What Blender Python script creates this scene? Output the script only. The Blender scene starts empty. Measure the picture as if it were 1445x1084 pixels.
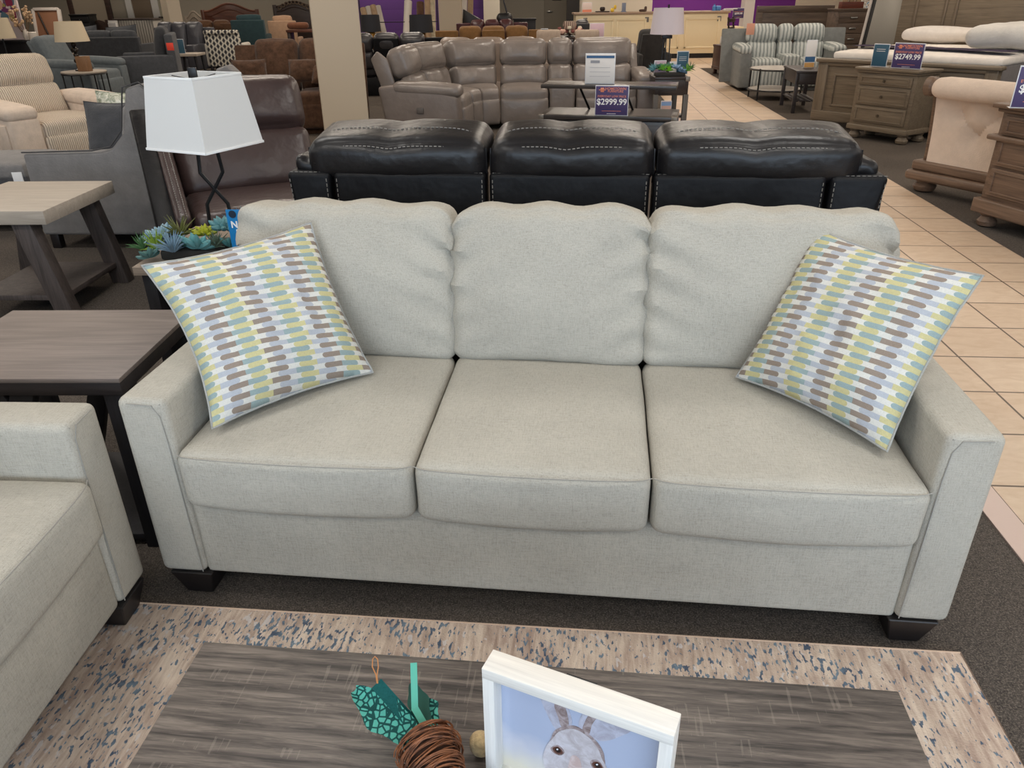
import bpy, bmesh, math, random
from mathutils import Vector, Matrix, Euler, noise
random.seed(7)
S = bpy.context.scene
C = bpy.context.collection
PI = math.pi
R = math.radians

# ---------------------------------------------------------------- camera
CAMH, PITCH, ROLL, FPX = 1.53, R(27.2), R(-0.8), 1065.0
Fv = Vector((0, math.cos(PITCH), -math.sin(PITCH)))
R0 = Vector((1, 0, 0)); U0 = Vector((0, math.sin(PITCH), math.cos(PITCH)))
Rv = R0*math.cos(ROLL) + U0*math.sin(ROLL)
Uv = -R0*math.sin(ROLL) + U0*math.cos(ROLL)
cam = bpy.data.cameras.new('camera'); camo = bpy.data.objects.new('camera', cam); C.objects.link(camo)
M = Matrix((Rv, Uv, -Fv)).transposed().to_4x4(); M.translation = Vector((0, 0, CAMH)); camo.matrix_world = M
cam.sensor_width = 36; cam.lens = FPX*36/1445; cam.clip_start = .05; cam.clip_end = 200
S.camera = camo
def ray(px, py): return Fv + Rv*((px-722.5)/FPX) - Uv*((py-542)/FPX)
def GZ(px, py, z=0):                      # survey helper: the point of the place seen at a pixel, at height z
    d = ray(px, py); return Vector((0, 0, CAMH)) + d*((z-CAMH)/d.z)
def GY(px, py, y):                        # ... at distance y
    d = ray(px, py); return Vector((0, 0, CAMH)) + d*(y/d.y)

# ---------------------------------------------------------------- render look, world
S.view_settings.view_transform = 'Standard'; S.view_settings.look = 'None'
S.view_settings.gamma = 1; S.view_settings.use_curve_mapping = False
S.view_settings.exposure = 0.0
W = bpy.data.worlds.new('world'); S.world = W; W.use_nodes = True
W.node_tree.nodes['Background'].inputs[0].default_value = (.75, .85, 1, 1)
W.node_tree.nodes['Background'].inputs[1].default_value = 0.35

def area(name, loc, rot, sx, sy, power, col):
    l = bpy.data.lights.new(name, 'AREA'); l.shape = 'RECTANGLE'; l.size = sx; l.size_y = sy; l.energy = power; l.color = col
    o = bpy.data.objects.new(name, l); C.objects.link(o); o.location = loc; o.rotation_euler = rot; return o
CEIL = 3.6
# daylight through the shop windows behind the camera
area('window_daylight', (0.5, -4.3, 1.7), (R(90), 0, 0), 9, 2.4, 330, (.66, .82, 1))
# ceiling troffers: light under each fixture (fixtures built below)
TROFFERS = [(x, y) for y in (-1.6, 1.2, 4.0, 7.2, 10.6, 14.2, 18.0, 21.5) for x in (-9.6, -5.6, -1.9, 1.7, 5.6, 9.4)]
for (x, y) in TROFFERS:
    near = y < 5
    area('troffer_light', (x, y, CEIL-.09), (0, 0, 0), 1.15, .55, 30 if near else 37, (1, .97, .93) if near else (1, .88, .75))
TROFFERS_FAR = [(x, y) for y in (26, 31) for x in (-14, -9, -4, 1, 6)]
for (x, y) in TROFFERS_FAR:
    area('troffer_light', (x, y, CEIL-.09), (0, 0, 0), 1.15, .55, 60, (1, .86, .70))

# ---------------------------------------------------------------- materials
def lin(c):
    return tuple(((v/255)/12.92 if v/255 <= .04045 else ((v/255+.055)/1.055)**2.4) for v in c[:3]) + (1,)
MATS = {}
def nt(name):
    m = bpy.data.materials.new(name); m.use_nodes = True
    n = m.node_tree.nodes; return m, n, m.node_tree.links, n['Principled BSDF']
def coords(n, l, scale=(1, 1, 1), kind='Object', rot=(0, 0, 0)):
    t = n.new('ShaderNodeTexCoord'); mp = n.new('ShaderNodeMapping'); l.new(t.outputs[kind], mp.inputs[0])
    mp.inputs['Scale'].default_value = scale; mp.inputs['Rotation'].default_value = rot; return mp.outputs[0]
def noi(n, l, v, scale, detail=2, rough=.5, dist=0):
    t = n.new('ShaderNodeTexNoise'); t.inputs['Scale'].default_value = scale; t.inputs['Detail'].default_value = detail
    t.inputs['Roughness'].default_value = rough; t.inputs['Distortion'].default_value = dist
    if v is not None: l.new(v, t.inputs['Vector'])
    return t.outputs['Fac']
def ramp(n, l, f, stops, interp='LINEAR'):
    r = n.new('ShaderNodeValToRGB'); r.color_ramp.interpolation = interp
    e = r.color_ramp.elements
    while len(e) < len(stops): e.new(.5)
    for i, (p, c) in enumerate(stops): e[i].position = p; e[i].color = c
    if f is not None: l.new(f, r.inputs[0])
    return r.outputs[0]
def mth(n, l, op, a, b=None, c=None):
    m = n.new('ShaderNodeMath'); m.operation = op
    for i, v in enumerate((a, b, c)):
        if v is None: continue
        if isinstance(v, (int, float)): m.inputs[i].default_value = v
        else: l.new(v, m.inputs[i])
    return m.outputs[0]
def mixc(n, l, f, a, b, mode='MIX'):
    m = n.new('ShaderNodeMix'); m.data_type = 'RGBA'; m.blend_type = mode
    for i, v in ((0, f), (6, a), (7, b)):
        if isinstance(v, (int, float)): m.inputs[i].default_value = v
        elif isinstance(v, tuple): m.inputs[i].default_value = v
        else: l.new(v, m.inputs[i])
    return m.outputs[2]
def bump(n, l, p, h, strength, dist=.01):
    b = n.new('ShaderNodeBump'); b.inputs['Strength'].default_value = strength; b.inputs['Distance'].default_value = dist
    l.new(h, b.inputs['Height']); l.new(b.outputs[0], p.inputs['Normal'])
def plain(name, c, rough=.5, metal=0, spec=.5, emit=0, alpha=1, trans=0):
    if name in MATS: return MATS[name]
    m, n, l, p = nt(name); p.inputs['Base Color'].default_value = lin(c); p.inputs['Roughness'].default_value = rough
    p.inputs['Metallic'].default_value = metal; p.inputs['Specular IOR Level'].default_value = spec
    if emit: p.inputs['Emission Color'].default_value = lin(c); p.inputs['Emission Strength'].default_value = emit
    if trans: p.inputs['Transmission Weight'].default_value = trans
    v = noi(n, l, coords(n, l), 30, 3)
    bump(n, l, p, v, .03)
    MATS[name] = m; return m
def leather(name, c, rough=.36, spec=.5, var=.13):
    if name in MATS: return MATS[name]
    m, n, l, p = nt(name); v = coords(n, l)
    a = lin(c); dk = tuple(x*(1-var) for x in a[:3])+(1,); lt = tuple(min(1, x*(1+var)) for x in a[:3])+(1,)
    l.new(ramp(n, l, noi(n, l, v, 5, 4), [(.3, dk), (.7, lt)]), p.inputs['Base Color'])
    p.inputs['Roughness'].default_value = rough; p.inputs['Specular IOR Level'].default_value = spec
    h = mth(n, l, 'ADD', mth(n, l, 'MULTIPLY', noi(n, l, v, 7, 3, .55), 1.5), mth(n, l, 'MULTIPLY', noi(n, l, v, 260, 2), .05))
    bump(n, l, p, h, .22, .03); MATS[name] = m; return m
def fabric(name, c, var=.12, scale=1, weave=.5, rough=.95, fleck=None, sheen=0):
    if name in MATS: return MATS[name]
    m, n, l, p = nt(name)
    x = noi(n, l, coords(n, l, (60*scale, 500*scale, 500*scale)), 1, 2, .6)
    z = noi(n, l, coords(n, l, (500*scale, 500*scale, 60*scale)), 1, 2, .6)
    y = noi(n, l, coords(n, l, (500*scale, 60*scale, 500*scale)), 1, 2, .6)
    w = mth(n, l, 'MULTIPLY', mth(n, l, 'ADD', mth(n, l, 'ADD', x, z), y), .3333)
    a = lin(c); dk = tuple(q*(1-var*2.2) for q in a[:3])+(1,); lt = tuple(min(1, q*(1+var*1.6)) for q in a[:3])+(1,)
    col = ramp(n, l, w, [(.36, dk), (.47, a), (.6, lt)])
    cl = noi(n, l, coords(n, l), 9*scale, 3)
    col = mixc(n, l, .35, col, ramp(n, l, cl, [(.3, tuple(q*.86 for q in a[:3])+(1,)), (.7, tuple(min(1, q*1.1) for q in a[:3])+(1,))]))
    l.new(col, p.inputs['Base Color']); p.inputs['Roughness'].default_value = rough
    p.inputs['Specular IOR Level'].default_value = .15; p.inputs['Sheen Weight'].default_value = sheen
    bump(n, l, p, w, weave, .004); MATS[name] = m; return m
def plush(name, c, var=.3, scale=1):
    if name in MATS: return MATS[name]
    m, n, l, p = nt(name); v = coords(n, l)
    a = lin(c); dk = tuple(x*(1-var) for x in a[:3])+(1,); lt = tuple(min(1, x*(1+var)) for x in a[:3])+(1,)
    f = noi(n, l, v, 14*scale, 5, .65)
    l.new(ramp(n, l, f, [(.32, dk), (.68, lt)]), p.inputs['Base Color'])
    p.inputs['Roughness'].default_value = .9; p.inputs['Specular IOR Level'].default_value = .15; p.inputs['Sheen Weight'].default_value = .15
    bump(n, l, p, noi(n, l, v, 120*scale, 3), .4, .01); MATS[name] = m; return m
def stripes(name, c1, c2, freq, axis='X'):       # corded channel fabric
    if name in MATS: return MATS[name]
    m, n, l, p = nt(name); t = n.new('ShaderNodeTexWave'); t.bands_direction = axis; t.inputs['Scale'].default_value = freq
    t.inputs['Distortion'].default_value = 1.2; t.inputs['Detail'].default_value = 2; t.inputs['Detail Scale'].default_value = 2
    l.new(coords(n, l), t.inputs[0]); l.new(ramp(n, l, t.outputs['Fac'], [(.15, lin(c2)), (.6, lin(c1))]), p.inputs['Base Color'])
    p.inputs['Roughness'].default_value = .95; bump(n, l, p, t.outputs['Fac'], .8, .012); MATS[name] = m; return m
def wood(name, c1, c2, axis='x', scale=1, rough=.5, streak=.5, spec=.4, fine=None):
    if name in MATS: return MATS[name]
    m, n, l, p = nt(name)
    k = {'x': (1.2, 14, 14), 'y': (14, 1.2, 14), 'z': (14, 14, 1.2)}[axis]; k = tuple(q*scale for q in k)
    v = coords(n, l, k)
    f = noi(n, l, v, 1.6, 6, .62, .9)
    k2 = {'x': (6, 150, 150), 'y': (150, 6, 150), 'z': (150, 150, 6)}[axis]
    g = noi(n, l, coords(n, l, tuple(q*scale for q in k2)), 1, 3, .6, .3)
    mix = mth(n, l, 'ADD', mth(n, l, 'MULTIPLY', f, 1-streak), mth(n, l, 'MULTIPLY', g, streak))
    l.new(ramp(n, l, mix, [(.35, lin(c2)), (.65, lin(c1))]), p.inputs['Base Color'])
    p.inputs['Roughness'].default_value = rough; p.inputs['Specular IOR Level'].default_value = spec
    bump(n, l, p, mix, .25, .003); MATS[name] = m; return m

# ---------------------------------------------------------------- mesh helpers
def newbm(): return bmesh.new()
def merge(bm, b2, mat=None, mi=0):
    if mat is not None: b2.transform(mat)
    for f in b2.faces: f.material_index = mi
    me = bpy.data.meshes.new('t'); b2.to_mesh(me); b2.free(); bm.from_mesh(me); bpy.data.meshes.remove(me)
def TR(loc=(0, 0, 0), rot=(0, 0, 0)): return Matrix.Translation(Vector(loc)) @ Euler(rot).to_matrix().to_4x4()
def box(bm, x0, x1, y0, y1, z0, z1, bev=.006, seg=2, mi=0, mat=None, fn=None):
    b = newbm(); bmesh.ops.create_cube(b, size=1)
    for v in b.verts: v.co = Vector((x0+(x1-x0)*(v.co.x+.5), y0+(y1-y0)*(v.co.y+.5), z0+(z1-z0)*(v.co.z+.5)))
    bev = min(bev, .45*min(abs(x1-x0), abs(y1-y0), abs(z1-z0)))
    if bev > 0: bmesh.ops.bevel(b, geom=b.edges[:], offset=bev, segments=seg, affect='EDGES', profile=.5)
    if fn:
        for v in b.verts: v.co = fn(v.co)
    merge(bm, b, mat, mi); return bm
def prism(bm, pts, x0, x1, axis='x', bev=.01, mi=0, mat=None, seg=2):
    """polygon pts in the plane across AXIS, pushed out from x0 to x1"""
    b = newbm()
    def P(a, c, t): return {'x': (t, a, c), 'y': (a, t, c), 'z': (a, c, t)}[axis]
    va = [b.verts.new(P(p[0], p[1], x0)) for p in pts]; vb = [b.verts.new(P(p[0], p[1], x1)) for p in pts]
    n = len(pts); b.faces.new(va); b.faces.new(vb[::-1])
    for i in range(n): b.faces.new((va[i], vb[i], vb[(i+1) % n], va[(i+1) % n]))
    bmesh.ops.recalc_face_normals(b, faces=b.faces[:])
    if bev > 0:
        es = [e for e in b.edges if len(e.link_faces) == 2 and e.calc_face_angle(0) > R(25)]
        bmesh.ops.bevel(b, geom=es, offset=bev, segments=seg, affect='EDGES', profile=.5)
    merge(bm, b, mat, mi); return bm
def cush(bm, size, loc=(0, 0, 0), rot=(0, 0, 0), r=.04, crown=(0, 0, 0), n=8, fn=None, wr=0, wf=6, mi=0, seed=0):
    """soft rounded block; crown = bulge of the faces along x, y, z"""
    b = newbm(); bmesh.ops.create_cube(b, size=2)
    bmesh.ops.subdivide_edges(b, edges=b.edges[:], cuts=n, use_grid_fill=True)
    h = Vector(size)*.5; r = min(r, min(h)*.98)
    for v in b.verts:
        p = Vector([.4*c+.6*math.sin(c*PI/2) for c in v.co])
        q = Vector([p[i]*h[i] for i in range(3)])
        inn = Vector([max(-(h[i]-r), min(h[i]-r, q[i])) for i in range(3)])
        d = q-inn
        if d.length > 1e-6:
            q = inn + d.normalized()*r if sum(abs(c) > 1e-7 for c in d) > 1 else inn + d
        for i in range(3):
            if crown[i]:
                a, c = p[(i+1) % 3], p[(i+2) % 3]
                q[i] += math.copysign(1, p[i])*crown[i]*(1-a*a)*(1-c*c)*abs(p[i])**3
        if wr:
            s = noise.noise(q*wf+Vector((seed*3.1, seed*1.7, 0)))
            s += .5*noise.noise(q*wf*2.3+Vector((0, seed*3.1, 5)))
            q += Vector([p[i] for i in range(3)]).normalized()*s*wr
        if fn: q = fn(q, p)
        v.co = q
    merge(bm, b, TR(loc, rot), mi); return bm
def tube(bm, pts, r, seg=8, closed=False, mi=0, mat=None):
    b = newbm(); pts = [Vector(p) for p in pts]; n = len(pts); rings = []
    rr = r if isinstance(r, (list, tuple)) else [r]*n
    up = Vector((0, 0, 1)); prev = None
    for i, p in enumerate(pts):
        a = pts[i-1] if (i > 0 or closed) else p; c = pts[(i+1) % n] if (i < n-1 or closed) else p
        t = (c-a).normalized() if (c-a).length > 1e-9 else Vector((0, 0, 1))
        if prev is None:
            s = t.cross(up);
            if s.length < .05: s = t.cross(Vector((0, 1, 0)))
        else: s = prev - t*prev.dot(t)
        s.normalize(); prev = s; w = t.cross(s)
        rings.append([b.verts.new(p + (s*math.cos(2*PI*k/seg)+w*math.sin(2*PI*k/seg))*rr[i]) for k in range(seg)])
    m = n if closed else n-1
    for i in range(m):
        A, B = rings[i], rings[(i+1) % n]
        for k in range(seg): b.faces.new((A[k], A[(k+1) % seg], B[(k+1) % seg], B[k]))
    if not closed: b.faces.new(rings[0][::-1]); b.faces.new(rings[-1])
    bmesh.ops.recalc_face_normals(b, faces=b.faces[:]); merge(bm, b, mat, mi); return bm
def lathe(bm, prof, loc=(0, 0, 0), seg=20, mi=0, mat=None, cap=True):
    b = newbm(); rings = []
    for (r, z) in prof: rings.append([b.verts.new((loc[0]+r*math.cos(2*PI*k/seg), loc[1]+r*math.sin(2*PI*k/seg), loc[2]+z)) for k in range(seg)])
    for A, B in zip(rings, rings[1:]):
        for k in range(seg): b.faces.new((A[k], A[(k+1) % seg], B[(k+1) % seg], B[k]))
    if cap: b.faces.new(rings[0][::-1]); b.faces.new(rings[-1])
    bmesh.ops.recalc_face_normals(b, faces=b.faces[:]); merge(bm, b, mat, mi); return bm
def obj(name, bm, mats, parent=None, smooth=True, ang=35):
    me = bpy.data.meshes.new(name); bm.to_mesh(me); bm.free()
    for m in (mats if isinstance(mats, (list, tuple)) else [mats]): me.materials.append(m)
    if smooth:
        me.polygons.foreach_set('use_smooth', [True]*len(me.polygons))
        try: me.set_sharp_from_angle(angle=R(ang))
        except Exception: pass
    o = bpy.data.objects.new(name, me); C.objects.link(o)
    if parent: o.parent = parent
    return o
def thing(name, label, cat, loc=(0, 0, 0), rz=0, group=None):
    o = bpy.data.objects.new(name, None); C.objects.link(o); o.location = loc; o.rotation_euler = (0, 0, rz)
    o.empty_display_size = .1
    return tag(o, label, cat, group)
def tag(o, label, cat, group=None):
    o['label'] = label; o['category'] = cat
    if group: o['group'] = group
    return o
def struct(name, bm, m, smooth=False):
    o = obj(name, bm, m, smooth=smooth); o['kind'] = 'structure'; return o
def text(body, size, mat, parent, loc, rot=(R(90), 0, 0), bold=.0, name='lettering', align='CENTER', depth=.0006, sx=1):
    cu = bpy.data.curves.new(name, 'FONT'); cu.body = body; cu.size = size; cu.align_x = align; cu.align_y = 'CENTER'
    cu.extrude = depth; cu.offset = bold; cu.resolution_u = 3
    t = bpy.data.objects.new('t', cu); me = bpy.data.meshes.new_from_object(t); bpy.data.objects.remove(t)
    me.materials.clear(); me.materials.append(mat)
    o = bpy.data.objects.new(name, me); C.objects.link(o); o.parent = parent; o.location = loc; o.rotation_euler = rot; o.scale = (sx, 1, 1); return o
def dash(bm, pts, step=.018, ln=.011, r=.0016, mi=0):   # a row of stitches along a path
    pts = [Vector(p) for p in pts]; d = 0; nxt = 0
    for a, b_ in zip(pts, pts[1:]):
        L = (b_-a).length; t = (b_-a)/L if L else Vector((0, 0, 1))
        while nxt < d+L:
            p = a+t*(nxt-d); tube(bm, [p, p+t*ln], r, 4, mi=mi); nxt += step
        d += L
    return bm

# ================================================================ SETTING
def carpet_mat():
    m, n, l, p = nt('carpet'); v = coords(n, l)
    f = noi(n, l, v, 210, 3, .7); g = noi(n, l, v, 1.1, 3); k = noi(n, l, v, 60, 2, .6)
    c = ramp(n, l, f, [(.36, lin((44, 41, 40))), (.52, lin((88, 81, 76))), (.66, lin((150, 139, 126)))])
    c = mixc(n, l, .35, c, ramp(n, l, k, [(.35, lin((52, 48, 46))), (.65, lin((112, 103, 94)))]))
    c = mixc(n, l, .25, c, ramp(n, l, g, [(.3, lin((60, 56, 54))), (.7, lin((110, 101, 92)))]))
    l.new(c, p.inputs['Base Color']); p.inputs['Roughness'].default_value = 1; p.inputs['Specular IOR Level'].default_value = .05
    bump(n, l, p, f, .8, .006); return m
def tile_mat():
    m, n, l, p = nt('tile'); v = coords(n, l)
    b = n.new('ShaderNodeTexBrick'); b.offset = 0; b.squash = 1; l.new(v, b.inputs[0])
    b.inputs['Scale'].default_value = 1; b.inputs['Brick Width'].default_value = .356; b.inputs['Row Height'].default_value = .356
    b.inputs['Mortar Size'].default_value = .005; b.inputs['Mortar Smooth'].default_value = .1
    b.inputs['Color1'].default_value = lin((198, 172, 146)); b.inputs['Color2'].default_value = lin((205, 181, 156)); b.inputs['Mortar'].default_value = lin((96, 80, 68))
    t = noi(n, l, coords(n, l, (4, 9, 4)), 1.6, 6, .65, 1.2)
    c = mixc(n, l, .35, b.outputs['Color'], ramp(n, l, t, [(.3, lin((178, 148, 120))), (.7, lin((222, 202, 178)))]), 'MIX')
    c = mixc(n, l, b.outputs['Fac'], c, lin((96, 80, 68)))
    l.new(c, p.inputs['Base Color']); p.inputs['Roughness'].default_value = .42; p.inputs['Specular IOR Level'].default_value = .4
    bump(n, l, p, mth(n, l, 'SUBTRACT', 1, b.outputs['Fac']), .4, .003); return m
M_wall = plain('wall_paint', (176, 168, 154), .85, spec=.2)
M_wallw = plain('wall_white', (226, 218, 202), .85, spec=.2)
M_col = plain('column_paint', (190, 176, 156), .8, spec=.2)
M_ceil = plain('ceiling_tile', (225, 222, 214), .9, spec=.1)
def purple_mat():
    m, n, l, p = nt('purple_slats'); t = n.new('ShaderNodeTexWave'); t.bands_direction = 'Z'; t.wave_profile = 'SAW'; t.inputs['Scale'].default_value = 1.05
    l.new(coords(n, l), t.inputs[0]); l.new(ramp(n, l, t.outputs['Fac'], [(0, lin((60, 24, 92))), (.05, lin((80, 42, 112))), (1, lin((86, 46, 120)))]), p.inputs['Base Color'])
    p.inputs['Roughness'].default_value = .6; return m
M_purple = purple_mat()
M_white = plain('white_paint', (232, 230, 226), .5)
struct('floor', box(newbm(), -26, 16, -5, 31, -.1, 0, 0), carpet_mat())
AL = R(4.638)
ti = struct('floor_tiles', box(box(newbm(), -.356, 1.068, -6.2, 16.8, .0, .004, 0), -.356, 14, 16.8, 25, .0, .004, 0), tile_mat())
def aisle(c, r, z=0): return Vector((c*math.cos(AL)+r*math.sin(AL), -c*math.sin(AL)+r*math.cos(AL), z))
ti.location = aisle(1.825, 2.277); ti.rotation_euler = (0, 0, -AL)
st = struct('trim_1', box(newbm(), -.45, -.356, -6.2, 9, 0, .006, 0), plain('threshold_marble', (196, 172, 160), .35))
st.location = ti.location; st.rotation_euler = ti.rotation_euler
struct('ceiling', box(newbm(), -26, 16, -5, 31, CEIL, CEIL+.1, 0), M_ceil)
struct('wall_back', box(newbm(), -26, 16, 30.6, 31, 0, CEIL, 0), M_wall)
struct('wall_left', box(newbm(), -26.3, -26, -5, 31, 0, CEIL, 0), M_wall)
struct('wall_right', box(newbm(), 16, 16.3, -5, 31, 0, CEIL, 0), M_wall)
b = box(newbm(), -26, -6.4, -5.3, -5, 0, CEIL, 0); box(b, 6.6, 16, -5.3, -5, 0, CEIL, 0); box(b, -6.4, 6.6, -5.3, -5, 0, .5, 0); box(b, -6.4, 6.6, -5.3, -5, 3.0, CEIL, 0)
struct('wall_front', b, M_wall)
b = newbm()
for x in (-6.4, -3.2, 0, 3.2, 6.5): box(b, x, x+.08, -5.2, -5.1, .5, 3.0, .005)
box(b, -6.4, 6.6, -5.2, -5.1, .5, .58, .005); box(b, -6.4, 6.6, -5.2, -5.1, 2.92, 3.0, .005)
struct('window_1', b, plain('window_frame', (60, 60, 62), .4))
M_emit = plain('diffuser', (255, 242, 222), .6, emit=2.2)
M_met = plain('light_metal', (210, 210, 210), .5)
lt0 = None
for (x, y) in TROFFERS+TROFFERS_FAR:
    if lt0 is None:
        lt0 = thing('ceiling_light', 'rectangular white troffer light set into the store ceiling', 'ceiling light', (x, y, CEIL), group='ceiling troffers')
        b = box(newbm(), -.62, .62, -.32, .32, -.05, 0, .005); obj('frame', b, M_met, lt0)
        obj('diffuser', box(newbm(), -.58, .58, -.28, .28, -.06, -.045, .003), M_emit, lt0)
    else:
        c = lt0.copy(); C.objects.link(c); c.location = (x, y, CEIL)
        for ch in list(lt0.children):
            k = ch.copy(); C.objects.link(k); k.parent = c

# columns
def column(name, xa, xb, Y, depth, yaw=0):
    a = GY(xa, 0, Y); b_ = GY(xb, 0, Y); w = (b_-a).length
    o = struct(name, box(newbm(), 0, w, 0, depth, 0, CEIL, .01), M_col); o.location = (a.x, a.y, 0); o.rotation_euler = (0, 0, yaw)
    box_b = box(newbm(), -.01, w+.01, -.01, depth+.01, 0, .1, .005)
    return o
column('trim_column_1', 436, 504, 9.0, .34, R(14))
column('trim_column_2', 234, 252, 21, .6, R(36))
column('trim_column_3', 618, 650, 21.5, .6, 0)
# purple slatted partition, white end panel, then the cash-desk back wall
def panel(name, xa, xb, Y, m, h=CEIL, d=.12, z0=0):
    a = GY(xa, 0, Y).x; c = GY(xb, 0, Y).x
    return struct(name, box(newbm(), a, c, Y, Y+d, z0, h, 0), m)
panel('wall_purple_left', 480, 682, 27, M_purple)
panel('wall_white_end', 682, 705, 26.9, M_wallw)
panel('wall_desk_white', 817, 921, 27.5, M_wallw)
M_purp2 = plain('purple_paint', (112, 38, 142), .55)
panel('wall_desk_purple', 921, 1052, 27.5, M_purp2)
panel('wall_marble_post', 1052, 1066, 24.0, plain('marbled_post', (214, 210, 206), .5), d=.4)
panel('wall_purple_right', 1066, 1123, 27.5, M_purp2)
panel('wall_right_white', 1123, 1300, 27.5, M_wallw)
panel('wall_niche', 800, 818, 27.4, plain('dark_niche', (40, 38, 38), .8))
M_door = plain('door_paint', (150, 141, 126), .6)
d = struct('door_1', box(newbm(), 0, 1.15, -.05, 0, 0, 2.3, .01), M_door); d.location = (GY(768, 10, 30.5).x, 30.59, 0)
h = obj('door_handle', box(newbm(), .1, .3, -.12, -.05, 1.0, 1.04, .01), plain('brushed_metal', (170, 168, 160), .35, 1), d)
t = thing('framed_notice', 'small dark framed notice hung on the grey-beige back door', 'picture', (GY(786, 2, 30.45).x, 30.53, 1.58))
obj('frame', box(newbm(), -.17, .17, -.03, 0, -.2, .2, .01), plain('dark_frame', (34, 36, 40), .5), t); obj('print', box(newbm(), -.12, .12, -.036, -.028, -.15, .15, 0), plain('notice_blue', (84, 98, 116), .5), t)
# left rear door opening with white casings
a = GY(176, 10, 30.4).x
d = struct('door_2', box(box(newbm(), 0, .22, -.1, 0, 0, 2.6, .01), .92, 1.17, -.1, 0, 0, 2.6, .01), M_white); d.location = (a, 30.59, 0)
o = obj('door_leaf', box(newbm(), .22, .92, -.04, 0, 0, 2.5, .005), plain('door_tan', (128, 112, 94), .6), d)
d = struct('door_3', box(newbm(), 0, .75, -.06, 0, 0, 2.4, .01), plain('door_pale', (176, 170, 152), .6)); d.location = (GY(216, 10, 30.4).x, 30.59, 0)
obj('door_handle', box(newbm(), .1, .24, -.14, -.06, .98, 1.03, .01), plain('dark_metal', (70, 66, 62), .4, .8), d)
t = thing('framed_notice', 'orange notice in a black frame on the pale left rear door', 'picture', (GY(231, 8, 30.4).x, 30.52, 1.36))
obj('frame', box(newbm(), -.15, .15, -.03, 0, -.05, .55, .01), plain('dark_frame', (34, 36, 40), .5), t); obj('print', box(newbm(), -.1, .12, -.036, -.028, .0, .24, 0), plain('notice_orange', (214, 150, 84), .6), t)

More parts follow.
